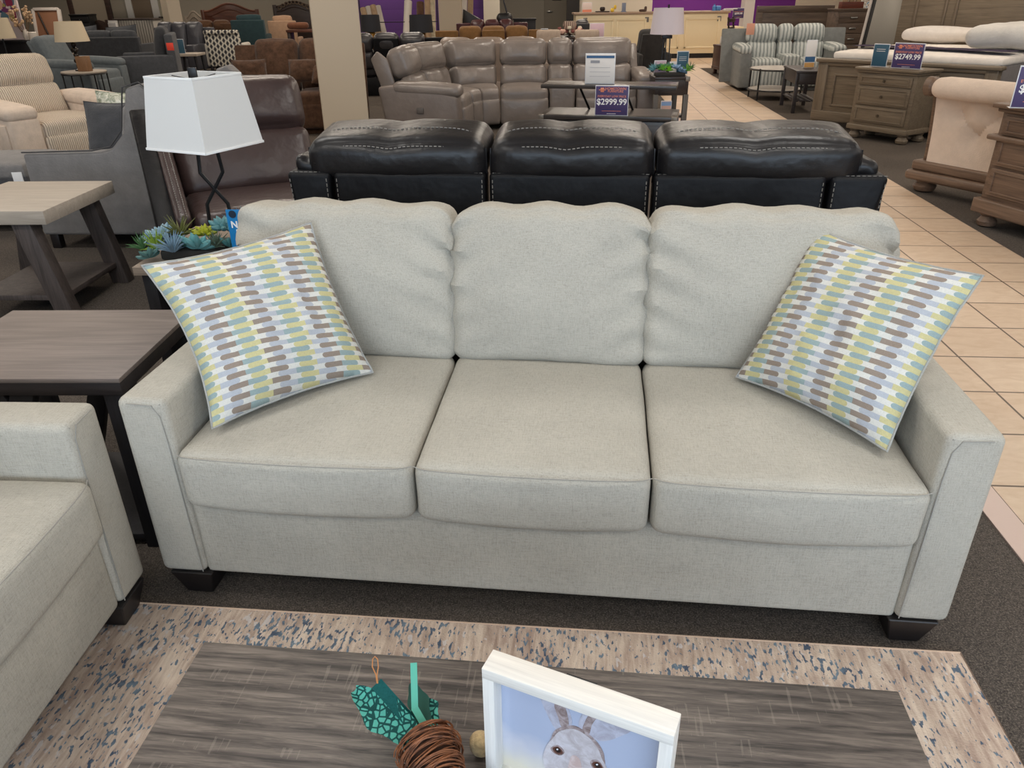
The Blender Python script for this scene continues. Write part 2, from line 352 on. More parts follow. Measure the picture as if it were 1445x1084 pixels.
# ================================================================ MAIN SOFA
M_sofa = fabric('oatmeal_weave', (173, 168, 157), .13, .75, .6)
M_seam = plain('seam_thread', (150, 147, 140), .9)
M_leg = plain('espresso_leg', (26, 22, 22), .4)
def fold(q, u_edges, amp=.012):
    return q
def sofa(name, label, cat, O, yaw, W, seats, aw=.132, D=.9, detail=20, group=None):
    """local: u right, v back, z up, front-left corner at the origin"""
    t = thing(name, label, cat, O, yaw, group)
    H = .645
    # arms
    for s, u0 in ((0, 0), (1, W-aw)):
        b = box(newbm(), u0, u0+aw, 0, D-.02, .09, H, .022, 4)
        # seam round the front panel
        ui, uo = (u0+aw-.014, u0+.012) if s == 0 else (u0+.014, u0+aw-.012)
        sg = 1 if s == 0 else -1
        pts = [(ui+sg*.006, -.0005, .1), (ui+sg*.002, -.0005, .32), (ui, -.0005, .52), (ui-sg*.004, -.0005, .60), (ui-sg*.02, -.0005, .630), (uo+sg*.02, -.0005, .633)]
        tube(b, pts, .0015, 6, mi=1)
        tube(b, [(ui, .002, .632), (ui, .3, .638), (ui, D-.1, .638)], .0014, 6, mi=1)
        obj('arm', b, [M_sofa, M_seam], t)
    obj('front_rail', box(newbm(), aw-.005, W-aw+.005, .012, .06, .085, .345, .016, 3), M_sofa, t)
    obj('deck', box(newbm(), aw-.005, W-aw+.005, .06, D-.1, .10, .335, .01), M_sofa, t)
    obj('back_frame', box(newbm(), .01, W-.01, D-.13, D, .09, .85, .03, 3), M_sofa, t)
    for (u, v) in ((.085, .06), (W-.085, .06), (.075, D-.09), (W-.075, D-.09)):
        b = newbm(); bmesh.ops.create_cube(b, size=1)
        for w in b.verts:
            k = .05 if w.co.z > 0 else .030
            w.co = Vector((u+math.copysign(k*1.25, w.co.x), v+math.copysign(k*1.25, w.co.y), .092 if w.co.z > 0 else 0))
        bmesh.ops.bevel(b, geom=b.edges[:], offset=.003, segments=1, affect='EDGES'); obj('leg', b, M_leg, t)
    n = len(seats)-1
    for i in range(n):
        a, c = seats[i], seats[i+1]; w = c-a-.004
        def fs(q, p):
            if q.z < 0 and p.y < -.3: q.z -= .008*(1-p.x*p.x)
            q.y -= .012*(1-p.x*p.x)*(1 if p.y < -.5 else 0)*(1-abs(p.z)*.3)
            return q
        b = cush(newbm(), (w, .66, .168), ((a+c)/2, .30, .424), (R(.5), 0, 0), .030, (.0, .0, .018), detail, fs, .0022, 5, seed=i)
        hw = w/2
        for (y, z) in ((-.0275, .4975),):
            pts = [((a+c)/2+hw*x, y-.0165*(1-x*x)+.014*abs(x)**16, z+.004*(1-x*x)) for x in [k/14-1 for k in range(0, 29)]]
            tube(b, pts, .0013, 6, mi=1)
        obj('seat_cushion', b, [M_sofa, M_seam], t)
        L_end, R_end = i == 0, i == n-1
        def fb(q, p, i=i, L_end=L_end, R_end=R_end, hw=hw):
            z = q.z+.235      # height above the seat
            e = max(0, min(1, (z-.13)/.05)); e = e*e*(3-2*e)
            if L_end and p.x < 0: q.x -= .052*e*(-p.x)
            if R_end and p.x > 0: q.x += .052*e*p.x
            # gathers running in from the side seams
            for sd in (-1, 1):
                dd = hw-sd*q.x if not ((sd < 0 and L_end) or (sd > 0 and R_end)) else hw+.052-sd*q.x
                k = math.exp(-dd/.085)
                s = math.sin((z*62+dd*30*sd*(1 if i % 2 else -1)+i*1.7))+.6*noise.noise(Vector((dd*9, z*38, i*4+sd)))*2
                top = .35+.65*max(0, min(1, (z-.05)/.3))
                if p.y < 0: q.y += .014*s*k*top
            # soft puckers along the top edge
            if p.z > .5:
                q.z += .006*math.sin(q.x*33+i*2)*(p.z-.5)*2 - .020*abs(p.x)**9
            q.x *= 1+.006*math.sin(z*5)
            return q
        b = cush(newbm(), (w+.012, .185, .475), ((a+c)/2, .695, .727), (R(-8), 0, 0), .038, (.004, .045, .010), detail+8, fb, .006, 4.5, seed=i+5)
        obj('back_cushion', b, [M_sofa, M_seam], t)
    return t
YS = R(-6.6)
sofa('sofa', 'oatmeal grey three-seat fabric sofa in the centre with two patterned pillows', 'sofa', (-1.0, 1.67, 0), YS, 2.12, [.135, .757, 1.345, 1.985])
def SL(u, v, z): return Vector((-1.0+u*math.cos(YS)-v*math.sin(YS), 1.67+u*math.sin(YS)+v*math.cos(YS), z))
# loveseat at the left edge, turned to face right
sofa('loveseat', 'oatmeal fabric loveseat cut off by the left edge, facing right beside the rug', 'loveseat', (-1.125, .07, 0), R(87), 1.60, [.135, .80, 1.465], detail=14)

# patterned pillows
def pillow_pattern(flip=False, brown=(150, 136, 124), teal=(152, 170, 170), yel=(202, 194, 146), grey=(180, 184, 192), white=(216, 214, 207)):
    m, n, l, p = nt('capsule_print')
    uv = n.new('ShaderNodeUVMap'); sp = n.new('ShaderNodeSeparateXYZ'); l.new(uv.outputs[0], sp.inputs[0])
    u, v = sp.outputs[0], sp.outputs[1]
    NR, NP = 34.0, 3.45
    vv = mth(n, l, 'MULTIPLY', mth(n, l, 'ADD', v, mth(n, l, 'MULTIPLY', u, .10)), NR)
    row = mth(n, l, 'FLOOR', vv); fy = mth(n, l, 'SUBTRACT', mth(n, l, 'FRACT', vv), .5)
    odd = mth(n, l, 'MODULO', mth(n, l, 'ABSOLUTE', row), 2)
    cap = mth(n, l, 'SQRT', mth(n, l, 'MAXIMUM', mth(n, l, 'SUBTRACT', .25, mth(n, l, 'MULTIPLY', fy, fy)), .0))
    cap = mth(n, l, 'MULTIPLY', cap, .12)         # cap radius in period units
    base = mth(n, l, 'ADD', mth(n, l, 'MULTIPLY', u, NP), mth(n, l, 'MULTIPLY', odd, .47))
    base = mth(n, l, 'ADD', base, .15)
    x = mth(n, l, 'FRACT', base)
    # one period: [round start] colour A | colour B [round end], then white
    s = mth(n, l, 'SUBTRACT', .07, cap); e = mth(n, l, 'ADD', .73, cap)
    par = mth(n, l, 'MODULO', mth(n, l, 'FLOOR', mth(n, l, 'ADD', base, 40)), 2)
    ins = mth(n, l, 'MULTIPLY', mth(n, l, 'GREATER_THAN', x, s), mth(n, l, 'LESS_THAN', x, e))
    half = mth(n, l, 'GREATER_THAN', x, .40)
    A = mixc(n, l, odd, lin(yel), mixc(n, l, par, lin(grey), lin(brown))); B = mixc(n, l, odd, mixc(n, l, par, lin(grey), lin(brown)), lin(teal))
    col = mixc(n, l, half, A, B); col = mixc(n, l, ins, lin(white), col)
    w = noi(n, l, coords(n, l, (700, 60, 1), 'UV'), 1, 2, .6); w2 = noi(n, l, coords(n, l, (60, 700, 1), 'UV'), 1, 2, .6)
    ww = mth(n, l, 'MULTIPLY', mth(n, l, 'ADD', w, w2), .5)
    col = mixc(n, l, .4, col, ramp(n, l, ww, [(.36, (.45, .45, .45, 1)), (.6, (1, 1, 1, 1))]), 'MULTIPLY')
    l.new(col, p.inputs['Base Color']); p.inputs['Roughness'].default_value = .9; p.inputs['Specular IOR Level'].default_value = .15
    bump(n, l, p, ww, .4, .002); return m
M_print = pillow_pattern(); M_pback = fabric('pillow_back', (176, 172, 160), .1)
def pillow(name, label, bl, br, tr, tl, thick, mats, flip=False, n=34, conc=.045, seed=0, parent_loc=None, sagL=0, group=None):
    bl, br, tr, tl = [Vector(p) for p in (bl, br, tr, tl)]
    cen = (bl+br+tr+tl)/4; nrm = ((br-bl).cross(tl-bl)).normalized()    # towards the viewer side
    t = thing(name, label, 'pillow', (cen.x, cen.y, min(bl.z, br.z)-.02), 0, group); org = Vector(t.location)
    bm = newbm(); uvl = bm.loops.layers.uv.new('UVMap')
    def P(i, j, side):
        s, q = i/n, j/n
        a, c = 2*s-1, 2*q-1
        p = bl*(1-s)*(1-q)+br*s*(1-q)+tr*s*q+tl*(1-s)*q
        # edges pulled in between the corners
        ex = (br-bl)*.5; ey = (tl-bl)*.5
        p -= ex*a*conc*1.6*(1-c*c)*abs(a); p -= ey*c*conc*1.6*(1-a*a)*abs(c)
        p += ex*sagL*(1-c*c)*max(0, -a)
        prof = (max(0, 1-abs(a)**2.6)*max(0, 1-abs(c)**2.6))**.62
        wv = noise.noise(Vector((a*2.5, c*2.5, seed+side*9)))*.16+noise.noise(Vector((a*7, c*7, seed+side*5)))*.07
        edge = max(abs(a), abs(c)); rad = math.sin(math.atan2(c, a)*22+seed)*.05*edge**3
        return p + nrm*side*thick*.5*prof*(1+wv+rad) + nrm*.004*noise.noise(Vector((a*6, c*6, seed)))
    for side, mi in ((1, 0), (-1, 1)):
        g = [[bm.verts.new(P(i, j, side)-org) for j in range(n+1)] for i in range(n+1)]
        for i in range(n):
            for j in range(n):
                vs = [(i, j), (i+1, j), (i+1, j+1), (i, j+1)]
                if side < 0: vs = vs[::-1]
                f = bm.faces.new([g[x][y] for x, y in vs]); f.material_index = mi
                for lp, (x, y) in zip(f.loops, vs): lp[uvl].uv = ((1-x/n) if flip else x/n, y/n)
    bmesh.ops.remove_doubles(bm, verts=bm.verts[:], dist=.0004)
    obj('cover', bm, mats[:2], t, ang=70)
    rim = [(i, 0) for i in range(n)]+[(n, j) for j in range(n)]+[(n-i, n) for i in range(n)]+[(0, n-j) for j in range(n)]
    obj('piping', tube(newbm(), [P(i, j, 0)-org for i, j in rim], .0035, 6, True), mats[2], t)
    return t
M_welt = fabric('pillow_welt', (160, 160, 156), .1)
pillow('throw_pillow', 'capsule-print square pillow leaning on the left arm of the centre sofa', SL(.21, .06, .535), SL(.54, .42, .535), SL(.345, .585, .94), SL(-.02, .28, .90), .17, [M_print, M_pback, M_welt], seed=1, sagL=.07, group='patterned throw pillows')
pillow('throw_pillow', 'capsule-print square pillow leaning on the right arm of the centre sofa', SL(1.61, .48, .535), SL(1.91, .10, .535), SL(2.12, .31, .915), SL(1.81, .66, .93), .17, [M_print, M_pback, M_welt], flip=True, seed=4, group='patterned throw pillows')
pillow('throw_pillow', 'white-cornered pillow barely peeking in at the left edge on the loveseat', (-1.50, 1.05, .53), (-1.265, 1.37, .525), (-1.50, 1.42, .92), (-1.72, 1.1, .92), .15, [M_print, M_pback, M_welt], seed=8, n=18, group='patterned throw pillows')

# ================================================================ RUG
def rug_mat():
    m, n, l, p = nt('rug_pile'); v = coords(n, l)
    g = noi(n, l, coords(n, l, (38, 5, 5)), 1.3, 5, .65, .4); h = noi(n, l, v, 7, 4, .6)
    c = ramp(n, l, g, [(.30, lin((140, 120, 108))), (.46, lin((184, 164, 150))), (.62, lin((218, 202, 186)))])
    c = mixc(n, l, .35, c, ramp(n, l, h, [(.35, lin((156, 132, 118))), (.65, lin((226, 208, 188)))]))
    f = noi(n, l, coords(n, l, (100, 42, 1)), 1, 2, .5, .2); k = noi(n, l, v, 6.5, 2, .5)
    f = mth(n, l, 'ADD', f, mth(n, l, 'MULTIPLY', mth(n, l, 'SUBTRACT', k, .5), .42))
    msk = ramp(n, l, f, [(.575, (0, 0, 0, 1)), (.615, (.9, .9, .9, 1))])
    bl = ramp(n, l, noi(n, l, v, 40, 2), [(.35, lin((48, 74, 100))), (.65, lin((104, 128, 146)))])
    c = mixc(n, l, msk, c, bl)
    ww = noi(n, l, coords(n, l, (50, 26, 1), rot=(0, 0, .4)), 1.1, 2); ww = mth(n, l, 'ADD', ww, mth(n, l, 'MULTIPLY', mth(n, l, 'SUBTRACT', noi(n, l, v, 5.1, 2), .5), .5))
    c = mixc(n, l, ramp(n, l, ww, [(.66, (0, 0, 0, 1)), (.70, (.7, .7, .7, 1))]), c, lin((206, 202, 202)))
    l.new(c, p.inputs['Base Color']); p.inputs['Roughness'].default_value = .95; p.inputs['Specular IOR Level'].default_value = .1
    bump(n, l, p, noi(n, l, v, 240, 3), .5, .004); return m
t = thing('area_rug', 'beige and dusty blue abstract area rug under the coffee table', 'rug', (0, 0, 0))
ra, rb = GZ(205, 852, .008), GZ(1355, 922, .008); ry = math.atan2(rb.y-ra.y, rb.x-ra.x); t.location = (rb.x, rb.y, 0); t.rotation_euler = (0, 0, ry)
obj('pile', box(newbm(), -2.35, 0, -1.6, 0, .001, .010, .003), rug_mat(), t)
b = newbm(); tube(b, [(-2.35, 0, .006), (0, 0, .006), (0, -1.6, .006), (-2.35, -1.6, .006)], .0055, 8, True); obj('binding', b, fabric('rug_binding', (196, 170, 150), .1), t)

# ================================================================ COFFEE TABLE
def ctab_mat():
    m, n, l, p = nt('grey_oak_laminate'); v = coords(n, l, (1.1, 6.5, 6.5))
    w = n.new('ShaderNodeTexWave'); w.bands_direction = 'Y'; w.inputs['Scale'].default_value = 1.5; w.inputs['Distortion'].default_value = 7; w.inputs['Detail'].default_value = 3; w.inputs['Detail Scale'].default_value = .7
    l.new(v, w.inputs[0])
    g = noi(n, l, coords(n, l, (9, 130, 130)), 1, 4, .7, .6); q = noi(n, l, coords(n, l, (2, 7, 7)), 1.4, 3)
    f = mth(n, l, 'ADD', mth(n, l, 'MULTIPLY', w.outputs['Fac'], .10), mth(n, l, 'ADD', mth(n, l, 'MULTIPLY', g, .65), mth(n, l, 'MULTIPLY', q, .25)))
    c = ramp(n, l, f, [(.36, lin((48, 43, 41))), (.50, lin((88, 80, 75))), (.66, lin((124, 114, 106)))])
    saw = noi(n, l, coords(n, l, (130, 7, 7), rot=(0, 0, .12)), 1, 2); pat = noi(n, l, coords(n, l, (3, 9, 1)), 1, 2)
    k = mth(n, l, 'MULTIPLY', mth(n, l, 'GREATER_THAN', saw, .62), mth(n, l, 'GREATER_THAN', pat, .60))
    c = mixc(n, l, mth(n, l, 'MULTIPLY', k, .18), c, lin((160, 150, 140)))
    l.new(c, p.inputs['Base Color']); p.inputs['Roughness'].default_value = .42; p.inputs['Specular IOR Level'].default_value = .4; bump(n, l, p, g, .25, .002); return m
M_ctab = ctab_mat()
t = thing('coffee_table', 'dark grey wood-grain coffee table in the foreground on the rug', 'table', (0, 0, 0))
ca, cb = GZ(288, 905, .46), GZ(1268, 975, .46); cw = (cb-ca).length; t.location = (ca.x, ca.y, 0); t.rotation_euler = (0, 0, math.atan2(cb.y-ca.y, cb.x-ca.x))
CT = t
obj('table_top', box(newbm(), 0, cw, -.66, 0, .42, .46, .003), M_ctab, t)
for x0 in (.0, cw-.06):
    for y0 in (-.63, -.09): obj('leg', box(newbm(), x0+.015, x0+.075-.03, y0, y0+.06, .011, .42, .003), M_ctab, t)
obj('shelf', box(newbm(), .06, cw-.06, -.6, -.06, .12, .15, .003), M_ctab, t)
def CL(x, y): # coffee-table top coordinates
    a = t_rz; return None

# ================================================================ ON THE COFFEE TABLE
TZ = .46
A = Vector((-.048, .7505, 0)); B = Vector((.199, .637, 0)); fe = (B-A).normalized()
t = thing('picture_frame', 'white wooden box frame with a rabbit watercolour on the coffee table', 'picture frame', (A.x, A.y, TZ), math.atan2(fe.y, fe.x))
M_fw = wood('whitewashed_wood', (240, 236, 228), (214, 210, 204), 'x', 1, .6, .5, .2)
W_, H_, D_ = .27, .242, .038
obj('top_rail', box(newbm(), 0, W_, 0, D_, H_-.019, H_, .0012), M_fw, t)
obj('bottom_rail', box(newbm(), 0, W_, 0, D_, 0, .019, .0012), M_fw, t)
for x in (0, W_-.018): obj('side_rail', box(newbm(), x, x+.018, .0004, D_-.0004, .019, H_-.019, .001), wood('whitewashed_side', (236, 233, 228), (208, 206, 202), 'z', 1, .6, .5, .2), t)
obj('backing', box(newbm(), .01, W_-.01, D_-.010, D_-.004, .01, H_-.01, .001), plain('backing_board', (60, 50, 44), .8), t)
obj('easel_strut', box(newbm(), .105, .15, D_, D_+.05, 0.02, H_-.03, .002, fn=lambda q: Vector((q.x, D_+(.055*(1-(q.z/H_)))*(1 if q.y > D_+.02 else .6), q.z))), plain('black_strut', (24, 24, 26), .5), t)
obj('hanger', box(newbm(), .11, .155, D_, D_+.006, H_-.035, H_-.004, .001), plain('black_strut', (24, 24, 26), .5), t)
def sky_print():
    m, n, l, p = nt('watercolour_ground'); v = coords(n, l)
    sp = n.new('ShaderNodeSeparateXYZ'); l.new(v, sp.inputs[0])
    f = mth(n, l, 'ADD', mth(n, l, 'MULTIPLY', sp.outputs[2], 6.0), mth(n, l, 'MULTIPLY', noi(n, l, v, 14, 3), .5))
    f = mth(n, l, 'ADD', f, mth(n, l, 'MULTIPLY', sp.outputs[0], 1.2))
    l.new(ramp(n, l, f, [(.45, lin((214, 208, 192))), (.75, lin((196, 198, 210))), (.95, lin((170, 180, 204)))]), p.inputs['Base Color'])
    p.inputs['Roughness'].default_value = .25; return m
pr = obj('print', box(newbm(), .016, W_-.016, .0245, .0265, .016, H_-.016, 0), sky_print(), t)
def blob(name, pts, m, y, par=pr):
    """flat patch of paint on the print, pts in (x, z above the table)"""
    b = newbm(); v = [b.verts.new((x, y, z)) for x, z in pts]; b.faces.new(v)
    r = bmesh.ops.extrude_face_region(b, geom=b.faces[:]);
    for g in r['geom']:
        if isinstance(g, bmesh.types.BMVert): g.co.y += .0004
    bmesh.ops.recalc_face_normals(b, faces=b.faces[:])
    return obj(name, b, m, par, smooth=False)
def wc(name, c1, c2, sc=40):
    m, n, l, p = nt(name); l.new(ramp(n, l, noi(n, l, coords(n, l), sc, 5, .65, .8), [(.35, lin(c1)), (.65, lin(c2))]), p.inputs['Base Color']); p.inputs['Roughness'].default_value = .25; return m
def smoothpoly(pts, k=6):
    out = []; n = len(pts)
    for i in range(n):
        p0, p1, p2, p3 = [Vector(pts[(i+j-1) % n]) for j in range(4)]
        for s in range(k):
            q = s/k; out.append(tuple(.5*((2*p1)+(-p0+p2)*q+(2*p0-5*p1+4*p2-p3)*q*q+(-p0+3*p1-3*p2+p3)*q**3)))
    return out
z0 = -TZ
m_fur = wc('fur_wash', (176, 168, 172), (206, 203, 210)); m_ear = wc('ear_wash', (158, 156, 170), (190, 192, 208)); m_edge = wc('brown_wash', (124, 106, 104), (176, 164, 166), 90)
m_dk = plain('paint_dark', (36, 26, 26), .3); m_iris = plain('paint_brown', (96, 62, 52), .3); m_hl = plain('paint_white', (230, 232, 240), .3)
# rabbit: ears, head, muzzle
blob('ear_paint', smoothpoly([(.106, .600+z0), (.126, .622+z0), (.122, .650+z0), (.108, .684+z0), (.082, .684+z0), (.078, .660+z0), (.088, .630+z0)]), m_ear, .0238)
blob('ear_paint', smoothpoly([(.138, .622+z0), (.168, .612+z0), (.196, .636+z0), (.212, .662+z0), (.190, .684+z0), (.160, .684+z0), (.142, .655+z0)]), m_ear, .0238)
blob('ear_shade', smoothpoly([(.112, .612+z0), (.122, .622+z0), (.116, .655+z0), (.105, .672+z0), (.100, .650+z0), (.106, .630+z0)]), m_edge, .0234)
blob('ear_shade', smoothpoly([(.142, .622+z0), (.152, .618+z0), (.156, .640+z0), (.166, .668+z0), (.152, .660+z0)]), m_edge, .0234)
blob('brow_shade', smoothpoly([(.097, .585+z0), (.106, .606+z0), (.128, .623+z0), (.150, .619+z0), (.168, .603+z0), (.176, .582+z0), (.17, .56+z0), (.1, .56+z0)]), m_edge, .0236)
blob('head_paint', smoothpoly([(.099, .583+z0), (.109, .602+z0), (.129, .617+z0), (.149, .613+z0), (.165, .597+z0), (.174, .575+z0), (.188, .545+z0), (.184, .515+z0), (.158, .487+z0), (.122, .487+z0), (.092, .505+z0), (.084, .530+z0), (.089, .560+z0)]), m_fur, .0232)
blob('nose_shade', smoothpoly([(.128, .560+z0), (.140, .560+z0), (.146, .530+z0), (.150, .508+z0), (.133, .500+z0), (.118, .508+z0), (.123, .532+z0)]), wc('nose_wash', (190, 168, 164), (218, 206, 208)), .0228)
blob('nose_paint', smoothpoly([(.124, .517+z0), (.146, .517+z0), (.135, .504+z0)]), m_edge, .0225)
for ex, k in ((.107, -1), (.167, 1)):
    blob('eye_rim', smoothpoly([(ex-.011, .562+z0+k*.002), (ex, .572+z0), (ex+.010, .561+z0-k*.002), (ex+.004, .552+z0), (ex-.006, .552+z0)]), m_edge, .0228)
    blob('eye_paint', smoothpoly([(ex-.008, .562+z0), (ex, .569+z0), (ex+.008, .561+z0), (ex+.002, .554+z0), (ex-.005, .555+z0)]), m_iris, .0224)
    blob('pupil_paint', smoothpoly([(ex-.0045, .562+z0), (ex, .5675+z0), (ex+.005, .562+z0), (ex, .557+z0)]), m_dk, .022)
    blob('eye_glint', smoothpoly([(ex-.002, .564+z0), (ex, .566+z0), (ex+.001, .564+z0), (ex-.001, .5625+z0)]), m_hl, .0216)

# grapevine carrot with felt leaves
t = thing('vine_carrot', 'brown grapevine carrot ornament with teal felt leaves on the coffee table', 'ornament', (-.12, .74, TZ))
o3 = Vector((-.12, .74, TZ))
ax = Vector((.42, -.88, -.10)).normalized(); cr = Vector((-.148, .795, .508))
s1 = ax.cross(Vector((0, 0, 1))).normalized(); s2 = s1.cross(ax)
m, n, l, p = nt('vine_twig'); l.new(ramp(n, l, noi(n, l, coords(n, l), 70, 3), [(.3, lin((70, 38, 22))), (.6, lin((138, 84, 50)))]), p.inputs['Base Color']); p.inputs['Roughness'].default_value = .65
M_vine = m
prof = lambda q: .047*min(1, (q/.12+.25))**.6*(1-.75*max(0, q-.2)/.8) if q >= 0 else .02
b = newbm(); rnd = random.Random(3)
core = [cr+ax*(.20*k/8) for k in range(9)]
tube(b, [c-o3 for c in core], [prof(k/8)*.80 for k in range(9)], 16, mi=1)
for k in range(95):
    q0 = rnd.random()*.9; tilt = rnd.uniform(-.22, .22); ph = rnd.random()*6.28; dq = rnd.uniform(-.07, .07); N = 26; pts = []
    rr = rnd.uniform(.0007, .0015); off = rnd.uniform(.88, 1.06)
    for i in range(N+1):
        a = 2*PI*i/N*rnd.choice((1,)) ; q = max(0, min(1, q0+dq*i/N+tilt*.25*math.sin(a+ph)))
        rad = prof(q)*off*(1+.03*math.sin(3*a+ph))
        pts.append(cr+ax*(.20*q)+(s1*math.cos(a)+s2*math.sin(a))*rad-o3)
    tube(b, pts, rr, 5)
lo = min(v.co.z for v in b.verts)
obj('vine_body', b, [M_vine, plain('vine_core', (58, 34, 22), .9)], t).location = (0, 0, max(0, -lo)+.001)
def felt_mat():
    m, n, l, p = nt('lace_felt'); v = n.new('ShaderNodeTexVoronoi'); v.feature = 'DISTANCE_TO_EDGE'; v.inputs['Scale'].default_value = 95
    l.new(coords(n, l), v.inputs[0])
    l.new(ramp(n, l, v.outputs['Distance'], [(.10, lin((30, 92, 88))), (.14, lin((110, 206, 190)))]), p.inputs['Base Color']); p.inputs['Roughness'].default_value = .9; return m
M_lace = felt_mat(); M_teal = fabric('teal_felt', (44, 110, 108), .1); M_mint = plain('mint_felt', (124, 212, 190), .9)
def leaf(name, a, c, w, nrm, m, curl=.01, flare=.5, N=14, square=False):
    a, c = Vector(a)-o3, Vector(c)-o3; ax_ = (c-a); L = ax_.length; d = ax_.normalized(); s = d.cross(Vector(nrm)).normalized(); nn = s.cross(d)
    b = newbm(); rows = []
    for i in range(N+1):
        q = i/N; ww = w*(math.sin(PI*min(1, q*.9+.06))**.75) if not square else w
        if not square: ww *= 1+.12*math.sin(q*14)
        row = []
        for j in range(-3, 4):
            k = j/3; row.append(b.verts.new(a+d*L*q+s*ww*k+nn*(curl*(k*k)+curl*math.sin(q*5)*.5)))
        rows.append(row)
    for r0, r1 in zip(rows, rows[1:]):
        for j in range(6): b.faces.new((r0[j], r0[j+1], r1[j+1], r1[j]))
    g = bmesh.ops.solidify(b, geom=b.faces[:], thickness=.0022)
    return obj(name, b, m, t)
vw = (Vector((0, 0, 1.53))-Vector((-.2, .8, .5))).normalized()
leaf('lace_leaf', (-.150, .780, .515), (-.262, .862, .535), .029, vw+Vector((.1, -.2, 0)), M_lace, .008)
leaf('felt_leaf', (-.150, .795, .515), (-.222, .850, .562), .010, vw, M_teal, .002, square=True)
leaf('back_leaf', (-.132, .795, .515), (-.160, .850, .535), .024, vw, M_lace, .006)
leaf('back_leaf', (-.140, .800, .520), (-.168, .862, .548), .016, vw, plain('dark_felt', (58, 104, 92), .9), .006)
leaf('felt_strip', (-.158, .812, .545), (-.160, .852, .604), .0052, vw, M_mint, .0, square=True)
leaf('felt_strip', (-.138, .795, .520), (-.158, .8135, .548), .0055, vw, M_mint, .0, square=True)
lp = [Vector((-.221, .851, .560)), Vector((-.2225, .856, .575)), Vector((-.2275, .860, .588)), Vector((-.2265, .864, .600)), Vector((-.2225, .865, .605)), Vector((-.2185, .864, .600)), Vector((-.2180, .860, .588)), Vector((-.2205, .854, .574)), Vector((-.2200, .851, .560))]
obj('twine_loop', tube(newbm(), [q-o3 for q in lp], .0009, 6), plain('twine', (186, 126, 74), .9), t)
b = newbm(); cush(b, (.034, .034, .042), (0, 0, .0215), (0, 0, 0), .017, n=8, wr=.001, wf=60)
t = tag(obj('cork_egg', b, plush('cork', (176, 152, 112), .35, 6)), 'small speckled tan egg ornament tucked behind the left side of the frame', 'ornament'); t.location = (-.058, .800, TZ)

# ================================================================ END TABLES (left)
M_etop = wood('weathered_grey_top', (136, 124, 117), (104, 94, 89), 'x', .8, .5, .35, .35); M_eap = wood('dark_apron', (52, 46, 46), (34, 30, 31), 'x', 1, .6)
M_eblk = wood('black_leg_wood', (34, 32, 36), (20, 19, 22), 'z', 1, .6)
t = thing('end_table', 'dark end table between the left loveseat and the centre sofa', 'end table', (-1.09, 1.875, 0), R(-1.5))
obj('table_top', box(newbm(), -.62, 0, 0, .52, .586, .60, .002), M_etop, t)
obj('apron', box(newbm(), -.615, -.003, .003, .517, .545, .586, .002), M_eap, t)
for y in (.01, .47):
    for x in (-.065, -.60): obj('leg', box(newbm(), x, x+.05, y, y+.04, 0, .545, .003), M_eblk, t)
    for (xa, xb) in ((-.30, -.42), (-.39, -.27)) if y < .1 else ((-.30, -.42), (-.36, -.24)):
        b = newbm(); prism(b, [(xa-.035, .545), (xa+.035, .545), (xb+.10 if xb > xa else xb-.03, .02), (xb+.03 if xb > xa else xb-.10, .02)], y+.002, y+.036, 'y', .003)
        obj('slanted_leg', b, M_eblk, t)
obj('stretcher', box(newbm(), -.58, -.03, .02, .50, .02, .045, .003), M_eblk, t)

M_gtop = wood('greige_top', (182, 170, 156), (158, 147, 134), 'x', 1, .55, .4, .3); M_gleg = wood('greybrown_leg', (92, 82, 78), (60, 53, 50), 'z', 1, .6)
gx, gy = GZ(60, 298, .60), GZ(150, 250, .60)
t = thing('end_table', 'pale greige-topped end table with slanted legs at the left edge', 'end table', (gx.x, gx.y, 0), R(-2))
obj('table_top', box(newbm(), -.62, 0, 0, .70, .53, .60, .003), M_gtop, t)
for (x, y, k) in ((-.16, .03, 1), (-.16, .62, 1), (-.58, .03, -1), (-.58, .62, -1)):
    b = newbm(); xo = -.05 if k > 0 else 0
    prism(b, [(x+xo+.0, .53), (x+xo+.10, .53), (x+xo+.10+k*.10, 0), (x+xo+k*.10, 0)], y, y+.075, 'y', .003); obj('leg', b, M_gleg, t)
obj('shelf', box(newbm(), -.56, -.06, .06, .64, .10, .13, .003), M_gleg, t)

M_ltop = wood('taupe_oak_top', (150, 134, 118), (116, 102, 90), 'x', 1, .5, .4, .3)
t = thing('end_table', 'taupe wood end table with dark sides behind the sofa holding the white lamp', 'end table', (-1.49, 2.86, 0), R(-3))
LT = .60
obj('table_top', box(newbm(), 0, .56, 0, .60, LT-.035, LT, .003), M_ltop, t)
for x in (.02, .48): obj('side_panel', box(newbm(), x, x+.05, .02, .58, 0, LT-.035, .003), M_eblk, t)
obj('back_panel', box(newbm(), .07, .48, .55, .58, .04, LT-.035, .003), M_eblk, t)
obj('shelf', box(newbm(), .07, .48, .03, .55, .15, .18, .003), M_eblk, t)

